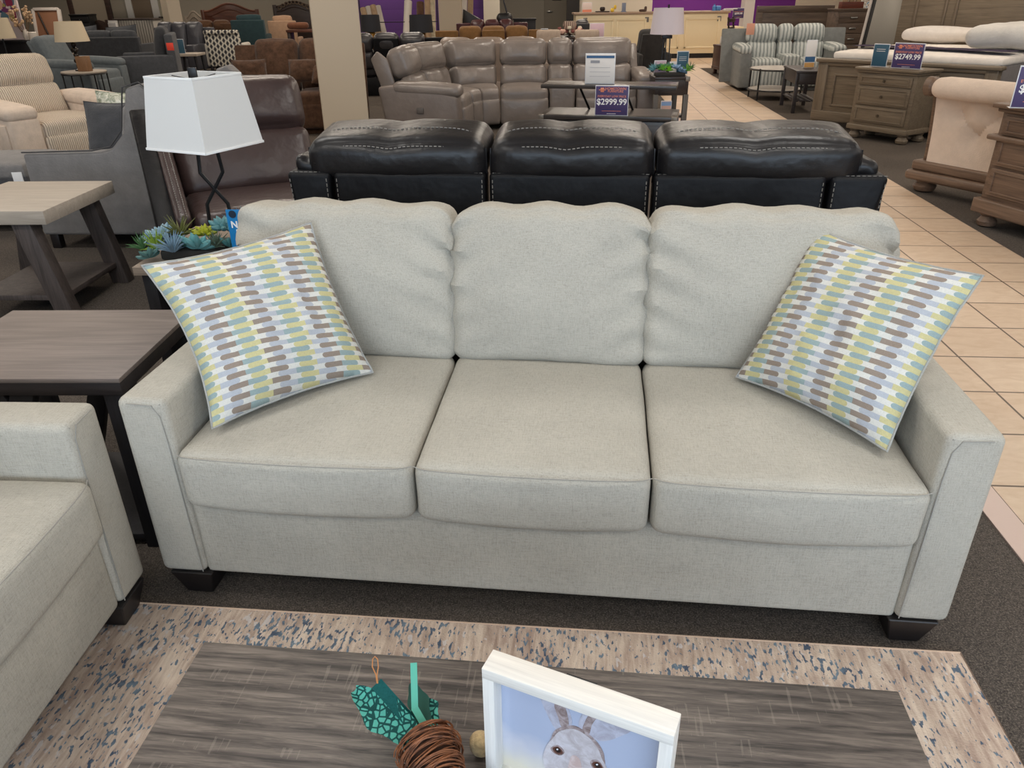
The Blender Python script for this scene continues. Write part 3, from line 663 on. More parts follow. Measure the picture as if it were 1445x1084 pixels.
# table lamp
t = thing('table_lamp', 'table lamp with square white shade and crossed black legs behind the sofa', 'lamp', (-1.225, 3.17, LT))
M_blk = plain('black_metal', (20, 20, 22), .4); M_shade = plain('white_linen_shade', (220, 219, 216), .9); M_trim = plain('shade_trim', (244, 243, 240), .9)
ys = R(-26)
def shade(par, w0, w1, z0, z1, rz, m=M_shade, th=.003):
    b = newbm(); k0, k1 = w0/2, w1/2; c = [(-1, -1), (1, -1), (1, 1), (-1, 1)]
    def ring(k, z, i=0): return [b.verts.new((x*(k-i), y*(k-i), z)) for x, y in c]
    a0, a1, i0, i1 = ring(k0, z0), ring(k1, z1), ring(k0, z0, th), ring(k1, z1, th)
    for i in range(4):
        j = (i+1) % 4
        for q in ((a0[i], a0[j], a1[j], a1[i]), (i0[j], i0[i], i1[i], i1[j]), (a1[i], a1[j], i1[j], i1[i]), (i0[i], i0[j], a0[j], a0[i])): b.faces.new(q)
    b.transform(Matrix.Rotation(rz, 4, 'Z')); o = obj('shade', b, m, par, smooth=False)
    for k, z in ((k0+.001, z0), (k1+.001, z1-.008)):
        b = newbm()
        for i in range(4):
            (x0, y0), (x1, y1) = c[i], c[(i+1) % 4]
            xa, xb = sorted((x0*k, x1*k)); ya, yb = sorted((y0*k, y1*k))
            box(b, xa-.0012, xb+.0012, ya-.0012, yb+.0012, z, z+.009, .0005)
        b.transform(Matrix.Rotation(rz, 4, 'Z')); obj('trim', b, M_trim, o)
    return o
shade(t, .315, .25, .405, .675, ys)
b = newbm()
for s in (-1, 1):
    tube(b, [(.05*s, .0, .012), (.042*s, 0, .17), (-.045*s, .0, .30), (-.035*s, 0, .42)], .008, 6)
    tube(b, [(.05*s, .05, .012), (.042*s, .05, .17), (-.0*s, .05, .235)], .008, 6) if 0 else None
b.transform(Matrix.Rotation(R(8), 4, 'Z')); obj('crossed_legs', b, M_blk, t)
b = newbm(); box(b, -.07, .07, -.05, .05, 0, .014, .003); obj('base', b, M_blk, t)
b = newbm(); tube(b, [(0, 0, .41), (0, 0, .66)], .006, 8); box(b, -.04, .04, -.01, .01, .405, .415, .002); obj('stem', b, M_blk, t)
b = newbm()
for a in range(4):
    x, y = .115*math.cos(ys+a*PI/2), .115*math.sin(ys+a*PI/2); tube(b, [(0, 0, .655), (x, y, .668)], .0018, 5)
obj('spider', b, M_blk, t)
obj('finial', box(newbm(), -.017, .017, -.006, .006, .655, .70, .002), M_blk, t)

# succulents
def rosette(par, loc, r, n, c, kind='fat', tilt=(0, 0), seed=0):
    m = plain('leaf_%d_%d_%d' % c, c, .5, spec=.35)
    b = newbm(); rnd = random.Random(seed)
    for ring in range(3 if kind == 'fat' else 2):
        k = n if ring == 0 else max(4, int(n*(.8-.15*ring)))
        for i in range(k):
            a = 2*PI*i/k+ring*.5+rnd.uniform(-.1, .1); el = [.35, .75, 1.15][ring]+rnd.uniform(-.12, .12) if kind == 'fat' else rnd.uniform(.15, 1.35)
            L = r*(1-.22*ring)*rnd.uniform(.85, 1.1)
            d = Vector((math.cos(a)*math.cos(el), math.sin(a)*math.cos(el), math.sin(el)))
            if kind == 'fat': tube(b, [d*L*.08, d*L*.45, d*L*.8, d*L+Vector((0, 0, r*.06))], [r*.07, r*.17, r*.14, r*.015], 6)
            else: tube(b, [d*L*.05, d*L*.5+Vector((0, 0, r*.02)), d*L+Vector((0, 0, -r*.05))], [r*.045, r*.04, r*.006], 5)
    b.transform(Euler((tilt[0], tilt[1], 0)).to_matrix().to_4x4())
    o = obj('rosette', b, m, par); o.location = loc; return o
def succulents(label, loc, rx, ry, items, pot=True):
    t = thing('succulent_arrangement', label, 'plant', loc)
    b = newbm(); box(b, -rx*.7, rx*.7, -ry*.6, ry*.6, 0, .04, .01); obj('planter', b, plain('dark_planter', (40, 38, 34), .8), t)
    for i, (x, y, z, r, n, c, k) in enumerate(items): rosette(t, (x, y, z), r, n, c, k, ((random.random()-.5)*.5-.3 if y < 0 else .1, x*2), i)
    return t
bl1, bl2, gr1, gr2, gr3 = (122, 158, 168), (96, 128, 152), (70, 98, 58), (150, 160, 52), (84, 138, 132)
succulents('blue and green succulents at the foot of the white-shaded lamp', (-1.28, 3.0, LT), .18, .10, [
    (-.15, .04, .06, .085, 12, (128, 156, 170), 'fat'), (-.20, -.03, .04, .075, 16, (66, 104, 60), 'spike'), (-.13, -.06, .045, .085, 20, (120, 146, 48), 'spike'),
    (-.055, -.09, .045, .095, 26, (120, 146, 164), 'spike'), (.035, -.06, .05, .08, 9, (98, 152, 154), 'fat'), (.10, -.05, .05, .075, 20, (82, 98, 84), 'spike'),
    (-.07, .04, .07, .10, 20, (96, 100, 52), 'spike'), (.02, .07, .07, .06, 9, (168, 172, 50), 'fat'), (.10, .08, .09, .075, 10, (100, 146, 150), 'fat'), (.18, .10, .09, .10, 20, (84, 118, 130), 'spike'),
    (-.09, -.0, .05, .06, 8, (88, 112, 146), 'fat'), (-.02, -.01, .04, .07, 8, (70, 116, 104), 'fat'), (.15, -.02, .04, .06, 8, (70, 120, 120), 'fat'), (-.16, -.08, .02, .055, 8, (84, 120, 116), 'fat')])
# blue placard behind the sofa
q = GY(328, 350, 2.93)
t = thing('blue_placard', 'blue and white NO CREDIT NEEDED placard among the succulents behind the sofa', 'sign', (q.x, q.y, LT), R(-4))
obj('card', box(newbm(), 0, .20, 0, .003, 0.0, .205, .001, fn=lambda v: Vector((v.x-.01*math.sin(v.z*15), v.y, v.z))), plain('sign_blue', (24, 122, 184), .4), t)
mw = plain('sign_white', (240, 240, 240), .5)
text('NO CREDIT', .036, mw, t, (.012, -.0012, .145), bold=.0012, align='LEFT'); text('NEEDED', .036, mw, t, (.028, -.0012, .112), bold=.0012, align='LEFT')
tb = newbm(); lathe(tb, [(.015, 0), (.015, .001)], seg=20); o = obj('badge', tb, plain('badge_dark', (24, 40, 60), .4), t); o.rotation_euler = (R(90), 0, 0); o.location = (.025, -.0005, .187)
obj('white_band', box(newbm(), .0, .2, -.0006, .0032, 0, .035, 0), mw, t)

# ================================================================ LEATHER SOFAS
M_black = leather('black_leather', (24, 22, 23), .36, .38); M_navy = leather('black_panel', (12, 12, 15), .5, .22, .1)
M_brown = leather('espresso_leather', (60, 46, 44), .34, .5); M_st = plain('pale_thread', (128, 124, 118), .8)
def q2(px, py, Y):
    v = GY(px, py, Y); return v
pL, pR = GY(400, 240, 2.80), GY(1260, 250, 2.58)
t = thing('reclining_sofa', 'black leather three-seat reclining sofa seen from behind, beyond the centre sofa', 'sofa', (pL.x, pL.y, 0), math.atan2(pR.y-pL.y, pR.x-pL.x))
TW = (pR-pL).xy.length; HP = .972
us = [0, .175, .745, 1.325, TW-.205, TW]
for i in range(5):
    a, c = us[i]+.006, us[i+1]-.006; end = i in (0, 4)
    def fp(q, i=i, a=a, c=c):
        if i == 0: q.x += (HP-q.z)*.10*(1-(q.x-a)/(c-a))
        if i == 4: q.x -= (HP-q.z)*.16*((q.x-a)/(c-a))
        return q
    if end:
        b = newbm(); box(b, a, c, 0, .13, .05, HP, .02, 4, fn=fp); prism(b, [(.02, .05), (.95, .05), (.95, .58), (.5, .64), (.12, HP-.03), (.02, HP-.02)], (a if i == 0 else c-.16), (a+.16 if i == 0 else c), 'x', .02)
    else: b = box(newbm(), a, c, 0, .11, .05, HP, .018, 4)
    s0, s1 = a+.013, c-.013
    dash(b, [(s0+(.05 if i == 0 else 0), -.0015, .2), (s0, -.0015, HP-.02)], mi=1); dash(b, [(s1-(.06 if i == 4 else 0), -.0015, .2), (s1, -.0015, HP-.02)], mi=1); dash(b, [(s0, .012, HP-.002), (s1, .012, HP-.002)], mi=1, r=.0012)
    obj('arm' if end else 'back_panel', b, [M_navy, M_st], t)
for i, (a, c) in enumerate(((.085, .742), (.750, 1.335), (1.340, TW-.095))):
    def fc(q, p, i=i):
        # gathered notch in the middle of the head roll, pinched ends
        q.z += -.010*math.exp(-((q.x+.02)/.05)**2)*(p.z > 0) - .016*abs(p.x)**5*(p.z > 0)
        q.y += .004*math.sin(q.x*46+q.z*20)*math.exp(-((abs(p.x)-1)/.25)**2) + .003*noise.noise(Vector((q.x*22, q.z*7, i)))
        return q
    hx = (c-a)/2
    b = cush(newbm(), (c-a, .30, .16), ((a+c)/2, .160, 1.025), (R(7), 0, 0), .05, (.0, .02, .008), 20, fc, .0025, 4, seed=i+20)
    def on(x, y, z): return Vector(((a+c)/2, .160, 1.025))+Euler((R(7), 0, 0)).to_matrix() @ Vector((x, y, z))
    for (y, z) in ((-.142, .052), (-.03, .0845)):
        pts = []
        for k in range(41):
            s = k/20-1; pts.append(on(hx*.96*s, y+(.03 if y < -.1 else -.02)*abs(s)**6-(.01*(1-s*s) if y < -.1 else 0), z-.010*math.exp(-((hx*s+.02)/.05)**2)-.045*abs(s)**8+.006*(1-s*s)))
        dash(b, pts, .016, .010, .0019, mi=1)
    for sx in (-1, 1): tube(b, [on(sx*hx*.985, -.11, .04), on(sx*hx*.99, -.12, -.02), on(sx*hx*.985, -.11, -.08)], .003, 6)
    obj('back_cushion', b, [M_black, M_st], t)
for i, (x, w) in enumerate(((.11, .17), (TW-.12, .18))):
    def fa(q, p): q.z += .008*noise.noise(q*25)+.006*math.sin(q.x*60); return q
    b = cush(newbm(), (w, .34, .06), (x, .21, .975), (R(-4), 0, 0), .028, (0, 0, .015), 14, fa); obj('arm_pad', b, M_black, t)
for i in range(3):
    a, c = us[i+1], us[i+2]; obj('seat_cushion', cush(newbm(), (c-a-.01, .60, .22), ((a+c)/2, .68, .40), r=.06, crown=(0, 0, .02)), M_black, t)
    obj('footrest', cush(newbm(), (c-a-.01, .08, .30), ((a+c)/2, .99, .22), r=.03), M_black, t)
obj('base', box(newbm(), .15, TW-.15, .1, .95, .05, .3, .01), M_navy, t)

def recl(name, label, cat, loc, rz, seats, m, H=1.02, D=.95, aw=.2, ah=.6, lean=14, mp=None, group=None, arms=(1, 1), roll=True, n=8, console=(), m2=None, stitch=False, armdrop=0):
    """padded recliner or sofa; local x across, front at y = 0 facing -y, z up"""
    t = thing(name, label, cat, loc, rz, group); mp = mp or m; m2 = m2 or m
    Wd = sum(seats); x = -Wd/2; hb = H-.44
    obj('base', box(newbm(), -Wd/2, Wd/2, .08, D-.12, 0, .30, .01), mp, t)
    for i, w in enumerate(seats):
        cx = x+w/2; x += w; con = i in console
        obj('console' if con else 'seat_cushion', cush(newbm(), (w-.01, D*.62, .20 if not con else .30), (cx, D*.32, .40 if not con else .42), r=.06 if not con else .03, crown=(0, 0, .025 if not con else 0), n=n), m, t)
        if not con: obj('footrest', cush(newbm(), (w-.01, .09, .30), (cx, .04, .22), r=.035, crown=(0, .015, 0), n=n), m, t)
        L = R(-lean); ca, sa = math.cos(L), math.sin(L)
        def at_(y, z): return (cx, D*.62+y*ca+ -z*sa*1, .44+z*ca)
        if roll:
            obj('back_cushion', cush(newbm(), (w-.012, .20, hb*.56), at_(.02, hb*.27), (L, 0, 0), r=.07, crown=(0, .035, 0), n=n, wr=.006, seed=i), m, t)
            obj('headrest', cush(newbm(), (w-.008, .24, hb*.50), at_(.02, hb*.76), (L, 0, 0), r=.09, crown=(0, .035, .012), n=n, wr=.006, seed=i+9), m2, t)
        else: obj('back_cushion', cush(newbm(), (w-.01, .22, hb), at_(.02, hb*.5), (L, 0, 0), r=.08, crown=(0, .05, .012), n=n, wr=.008, seed=i), m, t)
        obj('back_panel', box(newbm(), cx-w/2+.004, cx+w/2-.004, -.03, .03, -.36, hb-.06, .02, 2, mat=TR(at_(.14, 0), (L, 0, 0))), mp, t)
    for s in (-1, 1):
        if not arms[0 if s < 0 else 1]: continue
        x0, x1 = (-Wd/2-aw, -Wd/2) if s < 0 else (Wd/2, Wd/2+aw)
        b = newbm(); prism(b, [(0.02, .05), (D, .05), (D+.03, ah), (D*.7, ah+.03), (.3, ah), (.02, ah-.06-armdrop)], x0+.01, x1-.003, 'x', .03, seg=3)
        a = obj('arm', b, mp, t)
        obj('arm_pad', cush(newbm(), (aw+.015, D*.78, .13), ((x0+x1)/2, D*.40, ah+.005), (R(2), 0, 0), r=.06, crown=(0, 0, .02), n=n), m, a)
    return t
def fsofa(name, label, cat, loc, rz, W, ns, m, H=.86, D=.9, aw=.12, ah=.62, m2=None, group=None, loose=0, leg=True, n=8, mleg=None, cz=.14):
    """plain fabric sofa; same frame as recl"""
    t = thing(name, label, cat, loc, rz, group); m2 = m2 or m; mleg = mleg or M_leg
    for s in (-1, 1):
        x0 = -W/2 if s < 0 else W/2-aw
        obj('arm', box(newbm(), x0, x0+aw, 0, D-.03, .08, ah, .03, 3), m, t)
    obj('base', box(newbm(), -W/2+aw, W/2-aw, .01, D-.1, .08, .33, .012), m, t)
    obj('back_frame', box(newbm(), -W/2+.01, W/2-.01, D-.14, D, .08, H-.1, .03, 3), m, t)
    w = (W-2*aw)/ns
    for i in range(ns):
        cx = -W/2+aw+w*(i+.5)
        obj('seat_cushion', cush(newbm(), (w-.008, D-.24, .16), (cx, (D-.24)/2-.01, .41), r=.035, crown=(0, 0, .02), n=n), m, t)
        obj('back_cushion', cush(newbm(), (w-.004, .17, H-.44), (cx, D-.24, .46+(H-.44)/2), (R(-9), 0, 0), r=.07, crown=(0, .05, .01), n=n, wr=.008, seed=i), m2, t)
    if leg:
        for x in (-W/2+.07, W/2-.07):
            for y in (.07, D-.08): obj('leg', box(newbm(), x-.03, x+.03, y-.03, y+.03, 0, .085, .004), mleg, t)
    return t

# espresso recliner loveseat behind the lamp
t = recl('recliner', 'espresso leather recliner with pale stitching behind the white-shaded lamp', 'recliner', (-1.33, 4.22, 0), R(26), [.84], M_brown, H=1.15, D=1.0, aw=.17, ah=.55, lean=26, mp=M_navy, n=14, arms=(0, 1))
b = newbm(); prism(b, [(-.03, .02), (.80, .02), (1.04, .90), (.98, .95), (.82, .88), (.02, .46)], -.60, -.50, 'x', .015, seg=2)
ob = obj('arm', b, M_navy, t)
b = newbm(); prism(b, [(-.0, .42), (.85, .60), (1.0, .95), (.93, .97), (.80, .88), (.0, .50)], -.505, -.425, 'x', .03, seg=3)
for k in (0, .028): dash(b, [(-.475+k, -.01, .503), (-.475+k, .80, .884), (-.475+k, .94, .972)], .02, .012, .0022, mi=1)
obj('arm_pad', b, [M_brown, M_st], ob)

# ================================================================ LEFT SIDE: grey loveseat, ottoman edge, plush recliner
M_gvel = plush('grey_velvet', (122, 119, 117), .14, .6); M_gvd = plush('charcoal_velvet', (70, 70, 72), .18); M_pipe = plain('dark_piping', (70, 68, 68), .8)
g0 = GZ(40, 345, .10); g1 = GZ(215, 352, .10)
t = thing('loveseat', 'mid-grey velvet loveseat with a dropped piped arm, beyond the greige end table', 'loveseat', (g0.x-.02, g0.y+.22, 0), R(-3))
Lg = 1.03
# near arm: a long side panel whose top sweeps up to the high back
side = [(0, .10), (Lg, .10), (Lg+.06, .42), (Lg-.05, 1.0), (Lg-.12, 1.07), (Lg-.22, 1.04), (Lg-.29, .78), (Lg-.40, .675), (.55, .655), (0.02, .645)]
b = prism(newbm(), side, 0, .13, 'y', .02, seg=3)
tube(b, [(.02, .0, .655), (.5, .0, .665), (Lg-.40, .0, .69), (Lg-.30, .0, .79), (Lg-.23, .0, 1.05), (Lg-.12, 0, 1.08), (Lg-.04, 0, 1.01)], .005, 6, mi=1)
obj('arm', b, [M_gvel, M_pipe], t)
b = prism(newbm(), side, 1.45, 1.58, 'y', .02, seg=3); obj('arm', b, M_gvel, t)
obj('base', box(newbm(), .03, Lg-.05, .13, 1.45, .10, .34, .01), M_gvel, t)
for y in (.13, .79): obj('seat_cushion', cush(newbm(), (.72, .655, .17), (.36, y+.33, .42), r=.04, crown=(0, 0, .02)), M_gvel, t)
obj('back_frame', box(newbm(), Lg-.2, Lg-.02, .13, 1.45, .1, .92, .05, 3), M_gvel, t)
for y in (.13, .79): obj('back_cushion', cush(newbm(), (.20, .655, .46), (Lg-.30, y+.33, .70), (0, R(10), 0), r=.07, crown=(.04, 0, .01)), M_gvel, t)
for x in (.06, Lg-.1):
    for y in (.05, 1.5): obj('leg', box(newbm(), x-.03, x+.03, y-.03, y+.03, 0, .10, .004), M_leg, t)
def lw(T, x, y, z): return T.matrix_world @ Vector((x, y, z)) if 0 else Matrix.Translation(T.location) @ Euler(T.rotation_euler).to_matrix().to_4x4() @ Vector((x, y, z))
def square_pillow(label, par, loc, w, rz, lean, mats, th=.15, seed=0, group=None, h=None):
    m4 = Matrix.Translation(lw(par, *loc)) @ Matrix.Rotation(par.rotation_euler[2]+rz, 4, 'Z') @ Matrix.Rotation(lean, 4, 'X'); h = h or w
    P = [m4 @ Vector(q) for q in ((-w/2, 0, 0), (w/2, 0, 0), (w/2, 0, h), (-w/2, 0, h))]
    return pillow('throw_pillow', label, *P, th, mats, n=16, seed=seed, group=group)
M_leafp = wc('leaf_print', (112, 122, 96), (222, 218, 200), 30)
square_pillow('dark charcoal pillow on the grey velvet loveseat, in front of a leafy one', t, (.50, .26, .51), .43, R(-6), R(-14), [M_gvd, M_gvd, M_pipe], .16, 2)
square_pillow('cream and green leaf-print pillow peeking out behind the charcoal one', t, (.50, .48, .51), .47, R(-8), R(-10), [M_leafp, M_leafp, M_leafp], .13, 5)
# ottoman / seat corner at the left edge
g = GZ(36, 232, .48)
t = thing('ottoman', 'dark grey velvet ottoman corner with a paper tag behind the greige table, left edge', 'ottoman', (g.x-.40, g.y-.10, 0), R(4))
obj('body', box(newbm(), -.42, .42, 0, .62, .08, .42, .03, 3), M_gvd, t); obj('top_cushion', cush(newbm(), (.85, .63, .12), (0, .31, .44), r=.04, crown=(0, 0, .01)), M_gvel, t)
for x in (-.36, .36):
    for y in (.06, .56): obj('leg', box(newbm(), x-.03, x+.03, y-.03, y+.03, 0, .085, .004), M_leg, t)
obj('paper_tag', box(newbm(), .33, .40, -.006, .0, .30, .44, .001), plain('paper', (226, 224, 222), .7), t)

M_plush = plush('cream_plush', (205, 188, 172), .10, .8); M_cord = stripes('cream_corded', (222, 208, 190), (172, 156, 140), 16, 'X')
t = recl('recliner', 'cream plush power recliner with corded back at the left edge', 'recliner', (-4.30, 7.95, 0), R(56), [.70], M_cord, H=1.08, D=1.30, aw=.30, ah=.60, lean=22, mp=M_plush, n=14)
for o in t.children:
    if o.name.startswith('arm'):
        for k in o.children: k.data.materials[0] = M_plush
b = newbm(); lathe(b, [(.05, 0), (.05, .012)], seg=20); o = obj('power_button', b, M_blk, t); o.rotation_euler = (0, R(-90), 0); o.location = (-.35-.29, .50, .46)
b = box(newbm(), -.66, -.635, .10, .28, .26, .50, .02, 3); obj('side_pocket', b, M_plush, t)

def XW(a, c, Y, py=40):
    p, q = GY(a, py, Y), GY(c, py, Y); return (p.x+q.x)/2, q.x-p.x
def ZT(px, py, Y): return GY(px, py, Y).z
def sign(label, loc, rz, w, h, m, lines=(), name='price_sign', lean=0, d=.02):
    t = thing(name, label, 'sign', loc, rz); 
    b = box(newbm(), -w/2-.006, w/2+.006, 0, .004, 0, h+.008, .001); box(b, -w/2-.006, w/2+.006, 0, .07, 0, .004, .001); obj('holder', b, plain('clear_stand', (220, 222, 226), .2), t)
    obj('card', box(newbm(), -w/2, w/2, -.003, .0, .008, h, .0005), m, t)
    for (s, x, z, sz, mm, bo) in lines: text(s, sz, mm, t, (x, -.0036, z), bold=bo)
    return t
M_sp = plain('sign_purple', (70, 58, 104), .5); M_so = plain('sign_orange', (226, 140, 110), .5); M_stl = plain('sign_teal', (44, 84, 106), .5); M_pap = plain('paper', (226, 224, 222), .7)
def price_sign(label, loc, rz, w, h, price, extra=True):
    k = h/.28
    t = sign(label, loc, rz, w, h, M_sp, [(price, 0, h*.47, .073*k*w/.28 if 1 else 0, mw, .0016), ('EVERYDAY LOW PRICE', 0, h*.66, .024*w/.28, M_so, .0003)] + ([('HOMETOWN', .03*w/.28, h*.915, .030*w/.28, M_so, .0004), ('FURNITURE', .03*w/.28, h*.83, .026*w/.28, M_so, .0004)] if extra else []))
    if extra:
        b = newbm(); box(b, -.1*w/.28, -.07*w/.28, -.004, -.003, h*.80, h*.95, .004); box(b, -.115*w/.28, -.055*w/.28, -.004, -.003, h*.86, h*.89, .002); obj('emblem', b, M_so, t)
    for zz, ww in ((.16, .30), (.07, .14)): obj('rule', box(newbm(), -w*ww, w*ww, -.0038, -.003, h*zz, h*(zz+.012), 0), M_so if ww > .2 else mw, t)
    return t

# ================================================================ LEFT REAR
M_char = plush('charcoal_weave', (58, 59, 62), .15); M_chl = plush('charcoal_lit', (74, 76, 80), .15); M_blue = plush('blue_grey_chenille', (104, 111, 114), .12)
M_ln = plain('beige_shade', (206, 190, 162), .8); M_dbw = wood('dark_brown_wood', (62, 42, 38), (34, 24, 24), 'x', .6, .4)
t = recl('recliner', 'blue-grey fabric recliner chair behind the cream plush one', 'recliner', (GY(152, 100, 13.9).x, 13.98, 0), R(80), [.66], M_blue, H=1.06, D=1.35, aw=.2, ah=.60, lean=22, roll=False)
t = recl('recliner', 'chocolate leather recliner half cut off by the left edge near the flower painting', 'recliner', (GY(8, 60, 13.0).x, 13.0, 0), R(150), [.6], leather('chocolate_leather', (78, 50, 46), .35), H=1.08, D=.9, lean=14)
# round table with the bead lamp
Y0 = 13.05; cx, wd = XW(88, 147, Y0, 98)
t = thing('side_table', 'round pale-topped side table with thin black legs under the bead lamp', 'side table', (cx, Y0, 0)); rr = wd/2
zt = ZT(118, 100, Y0)
b = newbm(); lathe(b, [(rr-.01, zt-.03), (rr, zt-.02), (rr, zt-.004), (rr-.005, zt)], seg=36); obj('table_top', b, M_gtop, t)
b = newbm(); tube(b, [(rr*math.cos(a*PI/18)*.98, rr*math.sin(a*PI/18)*.98, zt-.04) for a in range(36)], .012, 6, True); obj('ring', b, M_blk, t)
for a in (.5, 1.6, 2.7, 3.9, 5.0, 6.0): obj('leg', tube(newbm(), [(rr*.97*math.cos(a), rr*.97*math.sin(a), zt-.04), (rr*.97*math.cos(a), rr*.97*math.sin(a), 0)], .012, 6), M_blk, t)
t = thing('table_lamp', 'table lamp with tan shade and dark bead stem on the round side table', 'lamp', (GY(107, 80, Y0).x, Y0+.02, zt))
k = (ZT(107, 30, Y0)-zt)
b = newbm(); lathe(b, [(.07, 0), (.07, .02), (.03, .03)], seg=20)
for i in range(6): cush(b, (.10 if i % 2 else .075, )*2+(.085,), (0, 0, .07+.078*i), r=.042, n=4)
tube(b, [(0, 0, .5), (0, 0, k*.98)], .008, 6); obj('stem', b, plain('bronze_beads', (48, 44, 40), .3, .5), t)
b = newbm(); lathe(b, [(.25, k*.60), (.195, k)], seg=28, cap=False); obj('shade', b, M_ln, t)
t = tag(obj('tissue_box', box(newbm(), -.09, .09, -.06, .06, 0, .22, .005), wood('box_wood', (140, 106, 76), (110, 78, 52), 'z')), 'small tan wooden box beside the bead lamp on the round table', 'box'); t.location = (GY(121, 95, Y0-.05).x, Y0-.08, zt)
# charcoal armchair, sofa
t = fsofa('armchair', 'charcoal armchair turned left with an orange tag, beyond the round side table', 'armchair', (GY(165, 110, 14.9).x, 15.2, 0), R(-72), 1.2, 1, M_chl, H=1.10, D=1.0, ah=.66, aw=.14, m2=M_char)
q = GY(240, 65, 14.4); o = tag(obj('price_tag', box(newbm(), -.06, .06, -.004, 0, -.07, .05, .02), plain('tag_orange', (240, 74, 54), .6)), 'bright orange tag hanging on the charcoal armchair', 'tag'); o.location = q
cx, wd = XW(84, 207, 17.2, 90)
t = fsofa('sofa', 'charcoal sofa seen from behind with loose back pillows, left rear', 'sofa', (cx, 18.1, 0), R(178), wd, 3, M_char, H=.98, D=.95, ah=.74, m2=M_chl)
q = GY(122, 50, 17.6); z = .84
for a, c, nm in ((100, 150, 'left charcoal'), (152, 205, 'right charcoal')):
    q0, q1 = GY(a, 60, 17.9).x, GY(c, 60, 17.9).x
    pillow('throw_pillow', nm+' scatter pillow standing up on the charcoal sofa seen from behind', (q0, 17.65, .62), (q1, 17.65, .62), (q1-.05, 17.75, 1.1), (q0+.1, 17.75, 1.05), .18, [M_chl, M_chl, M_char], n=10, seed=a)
# black leather sofa facing us, side table
M_blk2 = leather('blackgrey_leather', (66, 66, 72), .34, .5)
cx, wd = XW(188, 285, 19.6, 60)
t = fsofa('sofa', 'black-grey leather sofa with tall leaning back cushions, left of the pale column', 'sofa', (cx, 19.3, 0), R(-14), wd, 3, M_blk2, H=1.06, D=.98, ah=.62, aw=.22, n=10)
cx, wd = XW(249, 283, 18.0, 73); zt = ZT(265, 75, 18.0)
t = thing('side_table', 'small pale-topped side table with dark splayed legs beside the black-grey leather sofa', 'side table', (cx, 18.0, 0))
obj('table_top', box(newbm(), -wd/2, wd/2, -.28, .28, zt-.05, zt, .005), M_gtop, t)
for x in (-1, 1):
    for y in (-.2, .2): obj('leg', tube(newbm(), [(x*wd*.38, y, zt-.05), (x*wd*.44, y, 0)], .03, 6), M_eblk, t)
sign('small blue table card on the pale-topped side table, left rear', (GY(254, 73, 17.9).x, 17.85, zt), 0, .26, .28, M_stl, (), 'table_card')
# patterned wing chair from behind
m, n, l, p = nt('lattice_print'); v = coords(n, l, (1, 1, 1)); sp = n.new('ShaderNodeSeparateXYZ'); l.new(v, sp.inputs[0])
fx = mth(n, l, 'ABSOLUTE', mth(n, l, 'SUBTRACT', mth(n, l, 'FRACT', mth(n, l, 'MULTIPLY', sp.outputs[0], 13)), .5)); rz_ = mth(n, l, 'FLOOR', mth(n, l, 'MULTIPLY', sp.outputs[0], 13))
fz = mth(n, l, 'ABSOLUTE', mth(n, l, 'SUBTRACT', mth(n, l, 'FRACT', mth(n, l, 'ADD', mth(n, l, 'MULTIPLY', sp.outputs[2], 8), mth(n, l, 'MULTIPLY', rz_, .5))), .5))
f = mth(n, l, 'ADD', fx, fz); l.new(ramp(n, l, f, [(.44, lin((46, 46, 52))), (.50, lin((196, 190, 176)))]), p.inputs['Base Color']); p.inputs['Roughness'].default_value = .9; M_lat = m
cx, wd = XW(291, 340, 19.5, 70); Hc = ZT(315, 43, 19.5)
t = thing('accent_chair', 'black and cream lattice-print accent chair seen from behind', 'armchair', (cx, 19.5, 0), R(4))
obj('back', prism(newbm(), [(-wd*.46, .12), (wd*.44, .12), (wd*.52, .45), (wd*.47, Hc-.03), (wd*.40, Hc), (-wd*.42, Hc), (-wd*.5, Hc-.04), (-wd*.46, .5)], 0, .14, 'y', .03, seg=3), M_lat, t)
obj('top_roll', cush(newbm(), (wd*.98, .14, .10), (0, .02, Hc-.04), r=.05), M_lat, t)
M_crm = plush('cream_arm', (196, 190, 180), .08)
for s in (-1, 1): obj('arm', box(newbm(), s*wd*.5-.07, s*wd*.5+.07, .05, .75, .12, .62, .05, 3), M_crm, t)
obj('seat_cushion', cush(newbm(), (wd*.85, .62, .18), (0, .45, .42), r=.05), M_crm, t)
for x in (-.35, .35):
    for y in (.06, .7): obj('leg', box(newbm(), x-.03, x+.03, y-.03, y+.03, 0, .13, .004), M_leg, t)
# brown recliners, teal sofa from behind, tan chair
cx, wd = XW(272, 328, 22.8, 50)
recl('reclining_loveseat', 'brown suede reclining loveseat seen from behind, below the arched headboard', 'loveseat', (cx, 23.7, 0), R(180), [wd*.42]*2, plush('brown_suede', (92, 66, 48), .15), H=1.05, D=.9, aw=wd*.08)
M_tl = plush('teal_fabric', (46, 66, 70), .12); cx, wd = XW(329, 378, 22.0, 50)
t = fsofa('armchair', 'dark teal high-backed armchair from behind, right of the lattice chair', 'armchair', (cx, 23.0, 0), R(176), wd, 1, M_tl, H=1.16, D=.95, ah=.72)
cx, wd = XW(376, 416, 22.5, 50)
t = fsofa('armchair', 'tan-backed armchair below the dark ornate headboard', 'armchair', (cx, 23.4, 0), R(184), wd, 1, plush('tan_fabric', (170, 138, 112), .1), H=1.12, D=.9, ah=.6)
